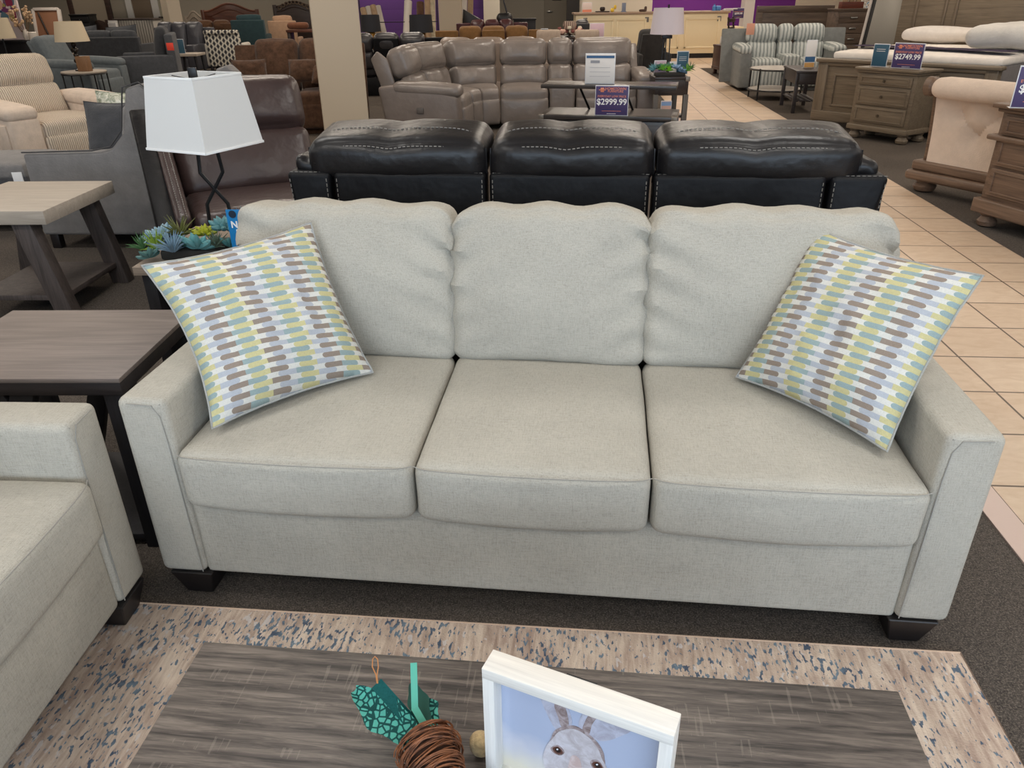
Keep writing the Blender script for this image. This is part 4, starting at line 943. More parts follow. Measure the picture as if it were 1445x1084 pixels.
# headboards
M_cher = wood('cherry_wood', (112, 68, 50), (66, 38, 30), 'x', .5, .35, .4); M_cdk = wood('walnut_dark', (60, 44, 38), (32, 24, 22), 'x', .5, .4)
def arch(n=24, w=1, h0=1, h1=.3, base=.3, flat=0):
    pts = [(-w/2, base), (w/2, base)]
    for i in range(n+1):
        s = 1-2*i/n; a = abs(s); pts.append((w/2*s, h0+h1*(.5+.5*math.cos(PI*min(1, max(0, (a-flat)/(.92-flat)))))))
    return pts
def headboard(label, xa, xb, ytop, ycorn, Y, m, trim=None, rz=0):
    cx, wd = XW(xa, xb, Y, 30); zt = ZT((xa+xb)/2, ytop, Y); zc = ZT((xa+xb)/2, ycorn, Y)
    t = thing('headboard', label, 'headboard', (cx, Y, 0), rz)
    obj('panel', prism(newbm(), arch(24, wd*.96, zc, zt-zc-.03, .3), 0, .05, 'y', .004), m, t)
    top = arch(24, wd*.99, zc+.01, zt-zc-.02, .3)[2:]
    b = newbm(); tube(b, [(x, .025, z) for x, z in top], .035, 8); tube(b, [(x*.9, -.005, zc-.12+(z-zc)*.85) for x, z in top], .012, 6); obj('crest_rail', b, trim or m, t)
    for s in (-1, 1): obj('post', box(newbm(), s*wd*.49-.05, s*wd*.49+.05, -.01, .07, 0, zc+.07, .01), trim or m, t)
    return t
headboard('wide arched cherry wood headboard in the left rear', 287, 365, 5, 17, 25.5, M_cher)
t = headboard('dark carved ornate headboard just left of the near column', 389, 446, 2, 10, 25, M_cdk)
b = newbm(); zc = ZT(415, 8, 24.9)
for i in range(9):
    s = (i-4)/4; tube(b, [(s*.42+.05*math.cos(a), -.03, zc-.05+.14*(1-s*s)+.045*math.sin(a)) for a in [k*PI/4 for k in range(8)]], .012, 5, True)
obj('carving', b, wood('gilt_carving', (120, 100, 78), (70, 56, 44), 'x'), t)
headboard('small pale grey arched headboard behind the far left column', 262, 287, 16, 26, 27, plain('grey_wash', (120, 110, 98), .6))
t = thing('console_table', 'reddish-brown console table behind the tan-backed armchair', 'table', (GY(425, 42, 21.5).x, 21.5, 0)); zt = ZT(425, 42, 21.5)
obj('table_top', box(newbm(), -.4, .5, 0, .5, zt-.06, zt, .005), M_cher, t)
for x in (-.35, .45): obj('leg', box(newbm(), x-.04, x+.04, .05, .45, 0, zt-.06, .005), M_cdk, t)
o = tag(obj('bolster_pillow', cush(newbm(), (.55, .22, .16), r=.08), plush('rust_brown', (118, 78, 58), .15)), 'long rust-brown bolster lying on the reddish-brown console table', 'pillow'); o.location = (GY(420, 38, 21.7).x, 21.75, zt+.09)
# wall things, far left: dark mirror, dresser, cabinet, console with painting
Y0 = 28; a, c = GY(97, 0, Y0).x, GY(150, 0, Y0).x
t = thing('floor_mirror', 'large mirror in a thick dark frame against the left rear wall', 'mirror', ((a+c)/2, Y0, 0)); w = c-a
obj('glass', box(newbm(), -w/2, w/2, .02, .04, .3, 2.3, 0), plain('mirror_tone', (176, 164, 148), .12, .6), t)
for s in (-1, 1): obj('frame_side', box(newbm(), s*w/2-.09, s*w/2+.09, 0, .07, .2, 2.4, .01), M_cdk, t)
obj('frame_top', box(newbm(), -w/2-.09, w/2+.09, 0, .07, 2.3, 2.45, .01), M_cdk, t); obj('frame_bottom', box(newbm(), -w/2-.09, w/2+.09, 0, .07, .1, .3, .01), M_cdk, t)
def chest(name, label, cat, loc, rz, w, d, h, rows, cols, m, knob=None, feet=None, top=None, over=.02, handle='knob', mf=None, base=.06, foot_h=.1, inset=False, rh=None):
    t = thing(name, label, cat, loc, rz); mf = mf or m; z0 = foot_h
    obj('body', box(newbm(), -w/2, w/2, .01, d, z0, h-.03, .005), m, t)
    obj('top', box(newbm(), -w/2-over, w/2+over, -over, d+.005, h-.03, h, .008, 3), top or m, t)
    if over > .015:
        obj('moulding', box(newbm(), -w/2-over*.5, w/2+over*.5, -over*.4, d, h-.055, h-.028, .008, 3), m, t); obj('base_moulding', box(newbm(), -w/2-over*.6, w/2+over*.6, -over*.6, d, z0, z0+base, .012, 3), m, t)
    rhs = rh or [1]*rows; tot = sum(rhs); zb, zt = z0+base+.02, h-.07; z = zt; cw = (w-.06)/cols
    for r_ in range(rows):
        hh = (zt-zb)*rhs[r_]/tot
        for c_ in range(cols):
            x0 = -w/2+.03+cw*c_+.01; x1 = x0+cw-.02; za, zc = z-hh+.012, z-.006
            b = box(newbm(), x0, x1, -.008, .02, za, zc, .004)
            if inset:
                e = .03
                for (xa, xb, z1, z2) in ((x0+e, x1-e, zc-e, zc-e+.012), (x0+e, x1-e, za+e-.012, za+e), (x0+e, x0+e+.012, za+e, zc-e), (x1-e-.012, x1-e, za+e, zc-e)): box(b, xa, xb, -.016, .0, z1, z2, .004)
            dr = obj('drawer', b, mf, t)
            if knob:
                xm, zm = (x0+x1)/2, (za+zc)/2
                if handle == 'knob': kb = lathe(newbm(), [(.006, 0), (.006, .012), (.016, .018), (.013, .028)], seg=12, mat=TR((xm, -.006, zm), (R(90), 0, 0)))
                else: kb = box(newbm(), xm-.07, xm+.07, -.03, -.012, zm-.012, zm+.012, .003)
                obj('knob' if handle == 'knob' else 'handle', kb, knob, dr)
        z -= hh
    for x in (-w/2+.06, w/2-.06):
        for y in (.06, d-.06):
            if feet == 'bun': b = lathe(newbm(), [(.035, 0), (.06, .012), (.068, foot_h*.4), (.05, foot_h*.65), (.045, foot_h*.75), (.06, foot_h*.9), (.06, foot_h+.002)], (x, y, 0), 18)
            else: b = box(newbm(), x-.035, x+.035, y-.035, y+.035, 0, z0+.002, .004)
            obj('foot', b, m, t)
    return t
cx, wd = XW(101, 128, 26.5, 35)
chest('dresser', 'black dresser standing before the dark-framed left rear mirror', 'dresser', (cx, 26.5, 0), 0, wd, .5, ZT(115, 20, 26.5), 5, 1, plain('black_lacquer', (30, 30, 32), .4), plain('knob_silver', (190, 190, 186), .3, 1))
cx, wd = XW(129, 152, 26.8, 35)
t = thing('headboard', 'very dark low headboard right of the black dresser, left rear', 'headboard', (cx, 26.8, 0)); z = ZT(140, 28, 26.8)
obj('panel', prism(newbm(), arch(14, wd, z-.08, .08, .3), 0, .06, 'y', .01), M_cdk, t)
for s in (-1, 1): obj('post', box(newbm(), s*wd*.47-.05, s*wd*.47+.05, -.01, .07, 0, z, .01), M_cdk, t)
cx, wd = XW(162, 217, 26, 35); z = ZT(190, 26, 26)
t = thing('cabinet', 'pale grey beadboard cabinet with a thin wood top, left rear', 'cabinet', (cx, 26, 0))
M_pale = stripes('beadboard', (170, 165, 158), (140, 136, 130), 4, 'X')
obj('body', box(newbm(), -wd/2, wd/2, 0, .6, .05, z-.05, .01), M_pale, t); obj('top', box(newbm(), -wd/2-.03, wd/2+.03, -.03, .62, z-.05, z, .01), M_gleg, t)
for x in (-wd/2+.05, wd/2-.05): obj('foot', box(newbm(), x-.04, x+.04, .02, .1, 0, .06, .005), M_pale, t)
cx, wd = XW(151, 164, 25.2, 35)
t = thing('brochure_rack', 'white leaflet rack left of the pale beadboard cabinet', 'rack', (cx, 25.2, 0)); z = ZT(158, 29, 25.2)
b = box(newbm(), -wd/2, wd/2, .1, .12, 0, z, .005); box(b, -wd/2, wd/2, -.1, .12, 0, .04, .005); obj('stand', b, M_white, t)
for k in range(3): obj('pocket', box(newbm(), -wd/2+.02, wd/2-.02, 0.02, .09, z-.3-.32*k, z-.06-.32*k, .005), M_pap, t)
# console with the flower canvas
Y0 = 17.5; zc = ZT(30, 57, Y0); a, c = GY(-25, 60, Y0).x, GY(57, 60, Y0).x
t = thing('console_table', 'black console table under the flower canvas, far left', 'table', (a, Y0, 0)); w = c-a
obj('table_top', box(newbm(), 0, w, 0, .5, zc-.05, zc, .006), M_eblk, t); obj('cabinet_body', box(newbm(), .04, w-.04, .04, .46, .1, zc-.05, .006), M_eblk, t)
for x in (.06, w-.12): obj('leg', box(newbm(), x, x+.06, .05, .45, 0, .1, .004), M_eblk, t)
m, n, l, p = nt('flower_ground'); l.new(ramp(n, l, noi(n, l, coords(n, l), 3, 4), [(.35, lin((216, 204, 206))), (.7, lin((232, 206, 200)))]), p.inputs['Base Color']); M_can = m
a, c = GY(-30, 30, Y0+.4).x, GY(38, 50, Y0+.4).x
t = thing('canvas_painting', 'loose floral canvas in pinks and blues leaning on the black console table', 'painting', (c, Y0+.36, zc), 0); w = c-a
obj('canvas', box(newbm(), -w, 0, 0, .05, 0, 1.3, .004), M_can, t)
rnd = random.Random(5)
cols = [plain('petal_navy', (62, 74, 104), .8), plain('petal_crimson', (150, 50, 84), .8), plain('petal_teal', (96, 126, 140), .8), plain('petal_olive', (176, 164, 96), .8), plain('petal_peach', (228, 172, 150), .8), plain('petal_plum', (120, 60, 110), .8)]
for i in range(64):
    x, z = -rnd.uniform(.08, w-.1), rnd.uniform(.22, 1.2); r1, r2 = rnd.uniform(.03, .085), rnd.uniform(.02, .07)
    pts = smoothpoly([(x+r1*math.cos(a)*rnd.uniform(.7, 1.3), z+r2*1.3*math.sin(a)*rnd.uniform(.7, 1.3)) for a in [k*PI/4 for k in range(8)]], 3)
    blob('petal', pts, cols[i % 6], -.0006-.0001*i, t)
t = thing('candle', 'white pillar candle on the black console table, right of the canvas', 'candle', (GY(47, 55, Y0+.1).x, Y0+.12, zc)); hh = ZT(47, 45, Y0+.1)-zc
obj('wax', lathe(newbm(), [(.075, 0), (.08, .01), (.08, hh-.01), (.07, hh)], seg=20), plain('wax_white', (222, 212, 200), .5), t); obj('wick', tube(newbm(), [(0, 0, hh), (0, 0, hh+.02)], .003, 5), M_blk, t)
t = thing('dried_flowers', 'spray of dried tan flowers standing before the canvas', 'plant', (GY(38, 55, Y0+.2).x, Y0+.22, zc))
b = newbm(); rnd = random.Random(9); b2 = newbm()
for i in range(10):
    x, y, z = rnd.uniform(-.2, .22), rnd.uniform(-.08, .08), rnd.uniform(.3, .62); tube(b, [(0, 0, .1), (x*.5, y*.5, z*.5), (x, y, z)], .005, 4)
    for k in range(7): cush(b2, (.05, .05, .05), (x+rnd.uniform(-.05, .05), y+rnd.uniform(-.04, .04), z+rnd.uniform(-.06, .05)), r=.02, n=2)
obj('stems', b, plain('dry_stem', (120, 92, 66), .9), t); obj('blossoms', b2, plain('dry_blossom', (196, 164, 130), .9), t)
obj('vase', lathe(newbm(), [(.05, 0), (.07, .06), (.05, .16), (.03, .2)], seg=16), plain('wax_white', (222, 212, 200), .5), t)
t = thing('table_lamp', 'tan-shaded table lamp cut off by the left edge before the canvas', 'lamp', (GY(3, 45, Y0-.4).x, Y0-.45, 0)); z = ZT(5, 54, Y0-.4)
b = newbm(); lathe(b, [(.25, z), (.19, z+.38)], seg=24, cap=False); obj('shade', b, M_ln, t); b = newbm(); tube(b, [(0, 0, .0), (0, 0, z+.3)], .015, 8); lathe(b, [(.14, 0), (.14, .03)], seg=16); obj('stem', b, M_blk, t)
# framed board leaning with its back to us
Y0 = 18.8; a, c = GY(44, 40, Y0).x, GY(84, 60, Y0).x
t = thing('leaning_board', 'brown cardboard back of a large leaning picture with pale edges', 'picture', (a, Y0, .0), 0); w = c-a; z = ZT(60, 11, Y0); L = R(-12); mt = TR((0, 0, 0), (L, 0, 0))
M_card = plain('cardboard', (136, 94, 68), .8)
obj('board', box(newbm(), 0, w, 0, .02, 0, z, .003, mat=mt), M_card, t)
for (x0, x1, z0_, z1) in ((-.04, .02, 0, z), (w-.02, w+.04, 0, z), (0, w, z-.03, z+.03), (0, w, 0, .05)): obj('frame_edge', box(newbm(), x0, x1, -.03, .05, z0_, z1, .004, mat=mt), plain('frame_pale', (206, 196, 186), .6), t)
obj('cross_bar', box(newbm(), 0, w, -.025, 0, z*.52, z*.58, .004, mat=mt), plain('cardboard_dark', (128, 84, 58), .8), t)
b = newbm(); tube(b, [(.1, -.02, z*.95), (w*.9, -.02, .2)], .018, 6, mat=mt); obj('strut', b, M_cdk, t)
cx, wd = XW(70, 97, 16.8, 78); zt = ZT(84, 76, 16.8)
t = thing('side_table', 'pale-topped small table on a black base between the recliner and charcoal sofa', 'side table', (cx, 16.8, 0))
obj('table_top', box(newbm(), -wd/2, wd/2, -.25, .25, zt-.06, zt, .005), M_gtop, t); obj('base', box(newbm(), -wd*.25, wd*.3, -.15, .15, 0, zt-.06, .005), M_eblk, t)

# brown plush sectional piece behind the espresso one
M_cho = plush('brown_plush', (76, 54, 40), .4)
cx = -2.62
t = recl('loveseat', 'deep brown plush loveseat with matching pillows, left of the near column', 'loveseat', (cx, 9.92, 0), R(6), [.56, .56], M_cho, H=1.10, D=.98, aw=.22, ah=.66, lean=20, roll=False, n=12)
for (lab, x, y, w, lean, rz) in (('square brown plush pillow leaning on the left arm of the brown plush loveseat', -.52, .12, .42, -22, 12), ('crumpled brown plush pillow in the middle of the brown plush loveseat', .10, .22, .42, -30, -5), ('ribbed brown plush pillow on the right seat of the brown plush loveseat', .40, .12, .40, -50, 8)):
    square_pillow(lab, t, (x, y, .60), w, R(rz), R(lean), [M_cho, M_cho, M_cho], .2, int(x*10)+9, h=w*.72)

# ================================================================ CENTRE REAR
M_greyL = leather('grey_leather', (124, 115, 109), .32, .5, .12); M_greyP = leather('grey_leather_side', (116, 106, 100), .4, .4, .1)
# curved grey sectional: units set along the back line
def unit(t, m4, w, w2=None, kind='seat', H=1.02, n=14, seed=0):
    """one seat of the sectional: local x across, back towards +y; w2 = front width of a wedge"""
    w2 = w2 or w; hb = H-.44
    def wedge(q, y0=.0, y1=1.0):
        k = (q.y-y0)/(y1-y0); s = (w2+(w-w2)*max(0, min(1, k)))/w; return Vector((q.x*s, q.y, q.z))
    def add(nm, b):
        for v in b.verts: v.co = m4 @ wedge(v.co)
        obj(nm, b, M_greyL, t)
    if kind == 'console':
        add('console', box(newbm(), -w/2+.006, w/2-.006, .02, .62, .06, .56, .04, 3)); 
    else:
        add('seat_cushion', cush(newbm(), (w-.012, .64, .22), (0, .31, .39), r=.07, crown=(0, 0, .03), n=n)); add('footrest', cush(newbm(), (w-.012, .1, .32), (0, .03, .22), r=.04, crown=(0, .02, 0), n=n))
    L = R(-17); f1 = lambda q, p: Vector((q.x, q.y-.008*math.cos(p.x*7)*(1 if p.y < 0 else 0), q.z))
    add('back_cushion', cush(newbm(), (w-.012, .20, hb*.50), (0, .64, .50+hb*.14), (L, 0, 0), r=.08, crown=(0, .035, .0), n=n, fn=f1, wr=.004, seed=seed))
    add('headrest', cush(newbm(), (w-.008, .25, hb*.56), (0, .745, .44+hb*.72), (L, 0, 0), r=.085, crown=(0, .045, .012), n=n, wr=.004, seed=seed+4))
    b = box(newbm(), -w/2+.003, w/2-.003, .76, .82, .05, .5, .02, 2); add('back_panel', b)
org = GZ(640, 178, 0); org = Vector((-.55, 9.0, 0))
t = thing('sectional_sofa', 'curved grey leather reclining sectional in the middle distance', 'sectional sofa', (0, 0, 0), 0)
bx1 = GY(893, 60, 10.95).x; YB = 10.2
def U(x, y, rz): return TR((x, y, 0), (0, 0, rz))
ws = [.78, .34, .63]
x = bx1-.02
unit(t, U(x-ws[0]/2, YB, 0), ws[0], seed=1); x -= ws[0]
unit(t, U(x-ws[1]/2, YB, 0), ws[1], kind='console', seed=2); x -= ws[1]
unit(t, U(x-ws[2]/2, YB, 0), ws[2], seed=3); x -= ws[2]
# two wedges turning the corner
th = R(34)
# corner curve: each wedge rotates the frame about a centre in front of the seats
def turn(x0, y0, a0, wback, dth, seed):
    # chord centre of the front edge and of the back edge of a wedge whose right side starts at (x0, y0) heading a0
    rad = 1.05
    cxn, cyn = x0, y0
    return None
P0 = Vector((x, YB)); ang = 0.0; pc = P0
for k in range(2):
    dth = R(41); wf = .24; wb = wf+2*.82*math.tan(dth/2)
    ang += dth/2; d = Vector((-math.cos(ang), -math.sin(ang))); mid = pc+d*wf/2
    unit(t, U(mid.x, mid.y, ang), wb, wf, seed=5+k); pc = pc+d*wf; ang += dth/2
for k in range(1):
    d = Vector((-math.cos(ang), -math.sin(ang))); w = .56; mid = pc+d*w/2; unit(t, U(mid.x, mid.y, ang), w, seed=8+k); pc = pc+d*w
# end arms
def end_arm(m4, w=.22, nm='arm'):
    b = prism(newbm(), [(.0, .05), (.86, .05), (.95, .62), (.78, .64), (.3, .60), (.02, .52)], 0, w, 'x', .035, seg=3); b.transform(m4); a = obj(nm, b, M_greyP, t)
    b = cush(newbm(), (w+.02, .80, .13), (w/2, .38, .59), (R(3), 0, 0), r=.06, crown=(0, 0, .02), n=10); b.transform(m4); obj('arm_pad', b, M_greyL, a)
    return a
end_arm(TR((bx1-.02, YB, 0)))
e = Vector((-math.cos(ang), -math.sin(ang))); ea = end_arm(TR((pc.x, pc.y, 0), (0, 0, ang)) @ TR((-.24, 0, 0)), .24)
b = box(newbm(), -.255, -.235, .42, .50, .34, .40, .004); b.transform(TR((pc.x, pc.y, 0), (0, 0, ang))); obj('control_panel', b, plain('control_grey', (90, 84, 80), .5), ea)
b = prism(newbm(), [(.72, .35), (.86, .30), (1.06, .90), (.98, .99), (.86, .90)], -.05, .0, 'x', .02); b.transform(TR((pc.x, pc.y, 0), (0, 0, ang))); obj('back_wing', b, M_greyL, t)
b = prism(newbm(), [(.66, .55), (.82, .40), (1.02, .88), (.92, .96)], 0, .10, 'x', .03); b.transform(TR((bx1-.02, YB, 0))); obj('back_wing', b, M_greyL, t)

# lift-top coffee table in front of it
M_esp = wood('charcoal_oak', (72, 66, 62), (40, 36, 35), 'x', .6, .3, .5, .5); M_nick = plain('nickel_corner', (130, 122, 112), .4, .6)
a, c = GZ(760, 162, .48), GZ(955, 166, .48); w = (c-a).length
t = thing('coffee_table', 'dark lift-top coffee table with metal corners and its top raised', 'table', (a.x, a.y, 0), math.atan2(c.y-a.y, c.x-a.x))
obj('body', box(newbm(), .03, w-.03, .03, .57, .1, .43, .004), M_esp, t)
b = box(newbm(), 0, w, 0, .60, .44, .48, .003); box(b, .06, w-.06, .06, .54, .435, .4805, .0); obj('body_rim', b, M_esp, t)
for x in (.03, w*.52): obj('drawer', box(newbm(), x+.02, x+w*.45, .02, .05, .16, .40, .004), M_esp, t)
for x in (-.002, w-.05): obj('corner_plate', box(newbm(), x, x+.052, -.003, .05, .437, .482, .002), M_nick, t)
for x in (0, w-.05):
    for y in (.0, .55): obj('leg', box(newbm(), x, x+.05, y, y+.05, 0, .44, .004), M_esp, t)
a2, c2 = GZ(762, 128, .70), GZ(948, 126, .70)
y2 = .32; o = obj('lift_top', box(newbm(), .0, w*.98, .10, .50, .715, .75, .003), M_esp, t)
for x in (w*.33, w*.66): obj('lift_arm', tube(newbm(), [(x, .5, .46), (x-.08, .26, .715)], .012, 6), M_blk, t)
T4 = Matrix.Translation(t.location) @ Matrix.Rotation(t.rotation_euler[2], 4, 'Z'); rz0 = t.rotation_euler[2]
CTB = t
def on_t(px, z, yy):
    # point on the table's local line y = yy, seen in column px
    for k in range(400):
        q = T4 @ Vector((w*k/400, yy, z)); 
        pr = (q-Vector((0, 0, CAMH))); X = 722.5+FPX*pr.dot(Rv)/pr.dot(Fv)
        if X >= px: return q
price_sign('purple price sign reading $2999.99 on the dark lift-top table', on_t(862, .482, .0)+Vector((0, .01, 0)), rz0, .31, .27, '$2999.99')
q = on_t(846, .752, .2); t = sign('white finance leaflet with a blue header on the raised table top', (q.x, q.y, .751), rz0, .28, .27, M_pap, (), 'info_sign')
obj('header_band', box(newbm(), -.135, .135, -.0045, -.003, .235, .258, 0), plain('header_blue', (54, 96, 140), .5), t)
obj('grey_panel', box(newbm(), -.095, -.005, -.0045, -.003, .19, .215, .0), plain('panel_grey', (150, 152, 160), .5), t)
for k in range(3): obj('text_rule', box(newbm(), -.1, .1, -.0042, -.003, .15-.04*k, .153-.04*k, 0), plain('rule_grey', (170, 170, 176), .5), t)

# end table with lamp, succulents and cards
M_esp2 = wood('dark_mahogany', (58, 48, 46), (34, 29, 29), 'x', .6, .35, .5, .5)
a, c = GZ(903, 116, .62), GZ(975, 112, .62)
a = Vector((1.78, 10.0, 0)); c = Vector((GY(975, 112, 9.75).x, 9.75, 0)); zt = .635
t = thing('end_table', 'dark mahogany end table with a drawer and metal corner beside the grey sectional', 'end table', (a.x, 9.8, 0), 0); w = c.x-a.x
obj('table_top', box(newbm(), 0, w, 0, .72, zt-.03, zt, .004), M_esp2, t); obj('apron', box(newbm(), .01, w-.01, .01, .70, zt-.21, zt-.03, .004), M_esp2, t)
obj('drawer', box(newbm(), .06, w-.06, .0, .02, zt-.19, zt-.05, .004), M_esp2, t); obj('corner_plate', box(newbm(), w-.05, w+.002, -.003, .05, zt-.05, zt+.002, .002), M_nick, t)
for x in (.0, w-.06):
    for y in (.0, .66): obj('leg', box(newbm(), x, x+.06, y, y+.06, 0, zt-.2, .004), wood('grey_leg', (104, 98, 92), (70, 66, 62), 'z'), t)
obj('shelf', box(newbm(), .03, w-.03, .03, .68, .16, .19, .004), M_esp2, t)
EX, EY = a.x, 9.8
t = thing('table_lamp', 'table lamp with white drum shade on black rods by the grey sectional', 'lamp', (GY(938, 90, EY+.35).x, EY+.35, zt))
zs, ze = ZT(940, 48, EY+.35)-zt, ZT(940, 11, EY+.35)-zt; rs = .205
b = newbm(); lathe(b, [(rs, zs), (rs*.86, ze)], seg=36, cap=False); obj('shade', b, plain('drum_shade', (216, 206, 212), .9), t)
b = newbm()
for aa in (0.3, 2.4, 4.5): tube(b, [(.055*math.cos(aa), .04*math.sin(aa), .0), (.045*math.cos(aa), .03*math.sin(aa), zs-.02)], .007, 6)
box(b, -.06, .06, -.05, .05, zs-.05, zs-.01, .004); box(b, -.07, .07, -.06, .06, 0, .012, .003); obj('rod_stem', b, M_blk, t); obj('finial', tube(newbm(), [(0, 0, zs-.02), (0, 0, ze+.02), (0, 0, ze+.035)], .012, 8), M_blk, t)
q = GY(948, 100, EY+.12)
succulents('box of blue and green succulents under the white drum-shade lamp', (q.x-.02, EY+.14, zt), .26, .10, [
    (-.20, -.02, .07, .10, 22, (96, 150, 160), 'spike'), (-.09, -.03, .07, .09, 22, (104, 170, 60), 'spike'), (-.01, -.02, .06, .085, 22, (120, 186, 40), 'spike'), (.08, .0, .08, .085, 9, (128, 156, 184), 'fat'), (.14, -.03, .05, .06, 8, (110, 140, 170), 'fat'),
    (.20, -.02, .06, .10, 18, (104, 160, 60), 'spike'), (.25, .03, .08, .09, 16, (52, 104, 70), 'spike'), (-.13, .05, .09, .08, 9, (60, 110, 96), 'fat'), (.0, .06, .09, .09, 9, (60, 108, 96), 'fat')])
sign('small framed pink card with a dark letter left of the drum-shade lamp', (EX+.11, EY+.30, zt), R(6), .14, .16, plain('pinkish_card', (196, 170, 184), .5), [('D', .0, .07, .06, plain('letter_blue', (50, 74, 130), .5), .002)], 'table_card')
sign('wide white card behind the rods of the drum-shade lamp', (EX+.38, EY+.50, zt), 0, .22, .13, M_pap, (), 'table_card')
t = sign('tall dark teal card at the right end of the mahogany end table', (GY(963, 95, EY+.3).x, EY+.32, zt), 0, .135, .26, M_stl, (), 'table_card')
for k in range(3): obj('text_rule', box(newbm(), -.045, .045, -.0045, -.003, .20-.02*k, .204-.02*k, 0), M_pap, t)
t = sign('small orange and blue leaflet standing on the lower shelf of the mahogany table', (GY(941, 140, EY+.05).x, EY+.06, .192), 0, .12, .16, plain('leaflet_orange', (196, 160, 146), .5), (), 'table_card')
obj('header_band', box(newbm(), -.06, .06, -.0045, -.003, .11, .155, 0), plain('header_sky', (120, 150, 190), .5), t)

# sofas seen from behind, further off
def behind(name, label, cat, xa, xb, py, Y, ns, m, H=1.0, rz=180, D=.9, aw=.2, roll=True, mp=None):
    cx, wd = XW(xa, xb, Y, py); return recl(name, label, cat, (cx, Y+D, 0), R(rz), [(wd-2*aw)/ns]*ns, m, H=H, D=D, aw=aw, roll=roll, mp=mp)
M_bl3 = leather('dark_leather', (58, 56, 58), .35, .5)
behind('reclining_sofa', 'black leather sofa from behind, between the near column and the sectional', 'sofa', 470, 615, 55, 14.0, 3, M_bl3, H=1.0, mp=M_navy)
behind('reclining_sofa', 'camel suede reclining sofa from behind, above the grey sectional', 'sofa', 640, 752, 44, 16.6, 3, plush('camel_suede', (128, 94, 58), .15), H=ZT(700, 36, 16.9), roll=False, aw=.09)
behind('reclining_sofa', 'oxblood leather sofa from behind, beyond the camel suede one', 'sofa', 652, 736, 32, 20.5, 3, leather('oxblood', (76, 44, 46), .3), H=ZT(700, 27, 20.7), roll=False)
behind('sofa', 'taupe leather sofa whose back just shows over the grey sectional', 'sofa', 600, 776, 53, 13.0, 3, leather('taupe_leather', (142, 128, 118), .35, .5, .1), H=ZT(690, 52, 13.3), roll=False)
behind('recliner', 'black leather recliner from behind, left of the cash desk', 'recliner', 800, 846, 33, 18.0, 1, M_bl3, H=ZT(820, 27, 18.2), roll=False)
M_dg = plush('dark_grey_suede', (54, 52, 51), .12)
Y0 = 14.5; cx, wd = XW(876, 928, Y0, 60)
recl('recliner', 'dark grey suede recliner with a tall back, left of the drum-shade lamp', 'recliner', (cx+.02, Y0+.8, 0), R(196), [wd*.72], M_dg, H=ZT(900, 41, Y0), D=.95, aw=wd*.13, lean=16, roll=False, n=10)
t = thing('media_stand', 'low near-black media stand beyond the camel sofa, right of the oxblood one', 'cabinet', (GY(741, 40, 22.2).x, 22.2, 0)); zt = ZT(740, 26, 22.2)
obj('body', box(newbm(), -.30, .28, 0, .4, .05, zt-.04, .005), M_eblk, t); obj('top', box(newbm(), -.32, .30, -.02, .42, zt-.04, zt, .005), M_eblk, t)
for x in (-.25, .23): obj('foot', box(newbm(), x-.03, x+.03, .03, .35, 0, .06, .004), M_eblk, t)
t = thing('folded_stroller', 'small black folding frame with an upright handle above the oxblood sofa', 'frame', (GY(712, 24, 21.6).x, 21.6, 0)); zt = ZT(712, 26, 21.6)
obj('bag', cush(newbm(), (.42, .3, .3), (0, 0, zt-.02), r=.12), M_blk, t); obj('handle', tube(newbm(), [(.05, 0, 0), (.1, 0, zt), (-.02, 0, zt+.42)], .02, 6), M_blk, t); obj('stand', box(newbm(), -.15, .15, -.12, .12, 0, zt-.1, .01), M_blk, t)
# dining chairs with striped vase
for (xa, xb, lab) in ((757, 791, 'beige upholstered dining chair left of the striped vase'), (812, 846, 'beige upholstered dining chair right of the striped vase')):
    Y0 = 14.6; cx, wd = XW(xa, xb, Y0, 45); zt = ZT(xa, 42, Y0)
    t = thing('dining_chair', lab, 'chair', (cx, Y0, 0)); M_bg = plush('beige_velvet', (178, 160, 144), .1)
    obj('backrest', cush(newbm(), (wd, .1, zt-.42), (0, .02, (zt+.42)/2), r=.045, n=8), M_bg, t); obj('seat', cush(newbm(), (wd, .5, .12), (0, .3, .44), r=.04), M_bg, t)
    for x in (-wd*.4, wd*.4):
        for y in (.05, .5): obj('leg', tube(newbm(), [(x, y, .4), (x, y, 0)], .018, 6), M_blk, t)
t = thing('dining_table', 'dark dining table holding the striped vase, mostly hidden by the sectional', 'table', (GY(803, 52, 15.0).x, 15.3, 0)); zt = ZT(803, 53, 15.0)
obj('table_top', box(newbm(), -.5, .5, -.15, .6, zt-.04, zt, .01), M_cdk, t)
for x in (-.4, .4): obj('leg', box(newbm(), x-.04, x+.04, .0, .45, 0, zt-.04, .01), M_cdk, t)
t = thing('flower_vase', 'taupe striped vase ringed with pink and cream flowers', 'vase', (GY(804, 50, 15.25).x, 15.3, zt)); k = ZT(804, 30, 15.25)-zt
m = stripes('striped_glass', (196, 172, 156), (96, 74, 64), 9, 'X'); obj('vase_body', lathe(newbm(), [(.05, k*.42), (.10, k*.5), (.125, k*.75), (.11, k), (.09, k*.98), (.10, k*.75)], seg=24), m, t)
obj('vase_foot', lathe(newbm(), [(.08, 0), (.08, .01), (.02, .03), (.03, k*.45)], seg=16), M_blk, t)
rnd = random.Random(4)
for (c_, nm) in (((216, 176, 160), 'pink_petal'), ((206, 196, 176), 'cream_petal'), ((120, 70, 66), 'dark_petal')):
    b = newbm()
    for i in range(9): x = rnd.uniform(-.22, .22); cush(b, (.08, .07, .07), (x, -.06+rnd.uniform(-.05, .05), .06+rnd.uniform(0, .1)), r=.035, n=2)
    obj('blossoms', b, plain(nm, c_, .8), t)
Y0 = 15.0
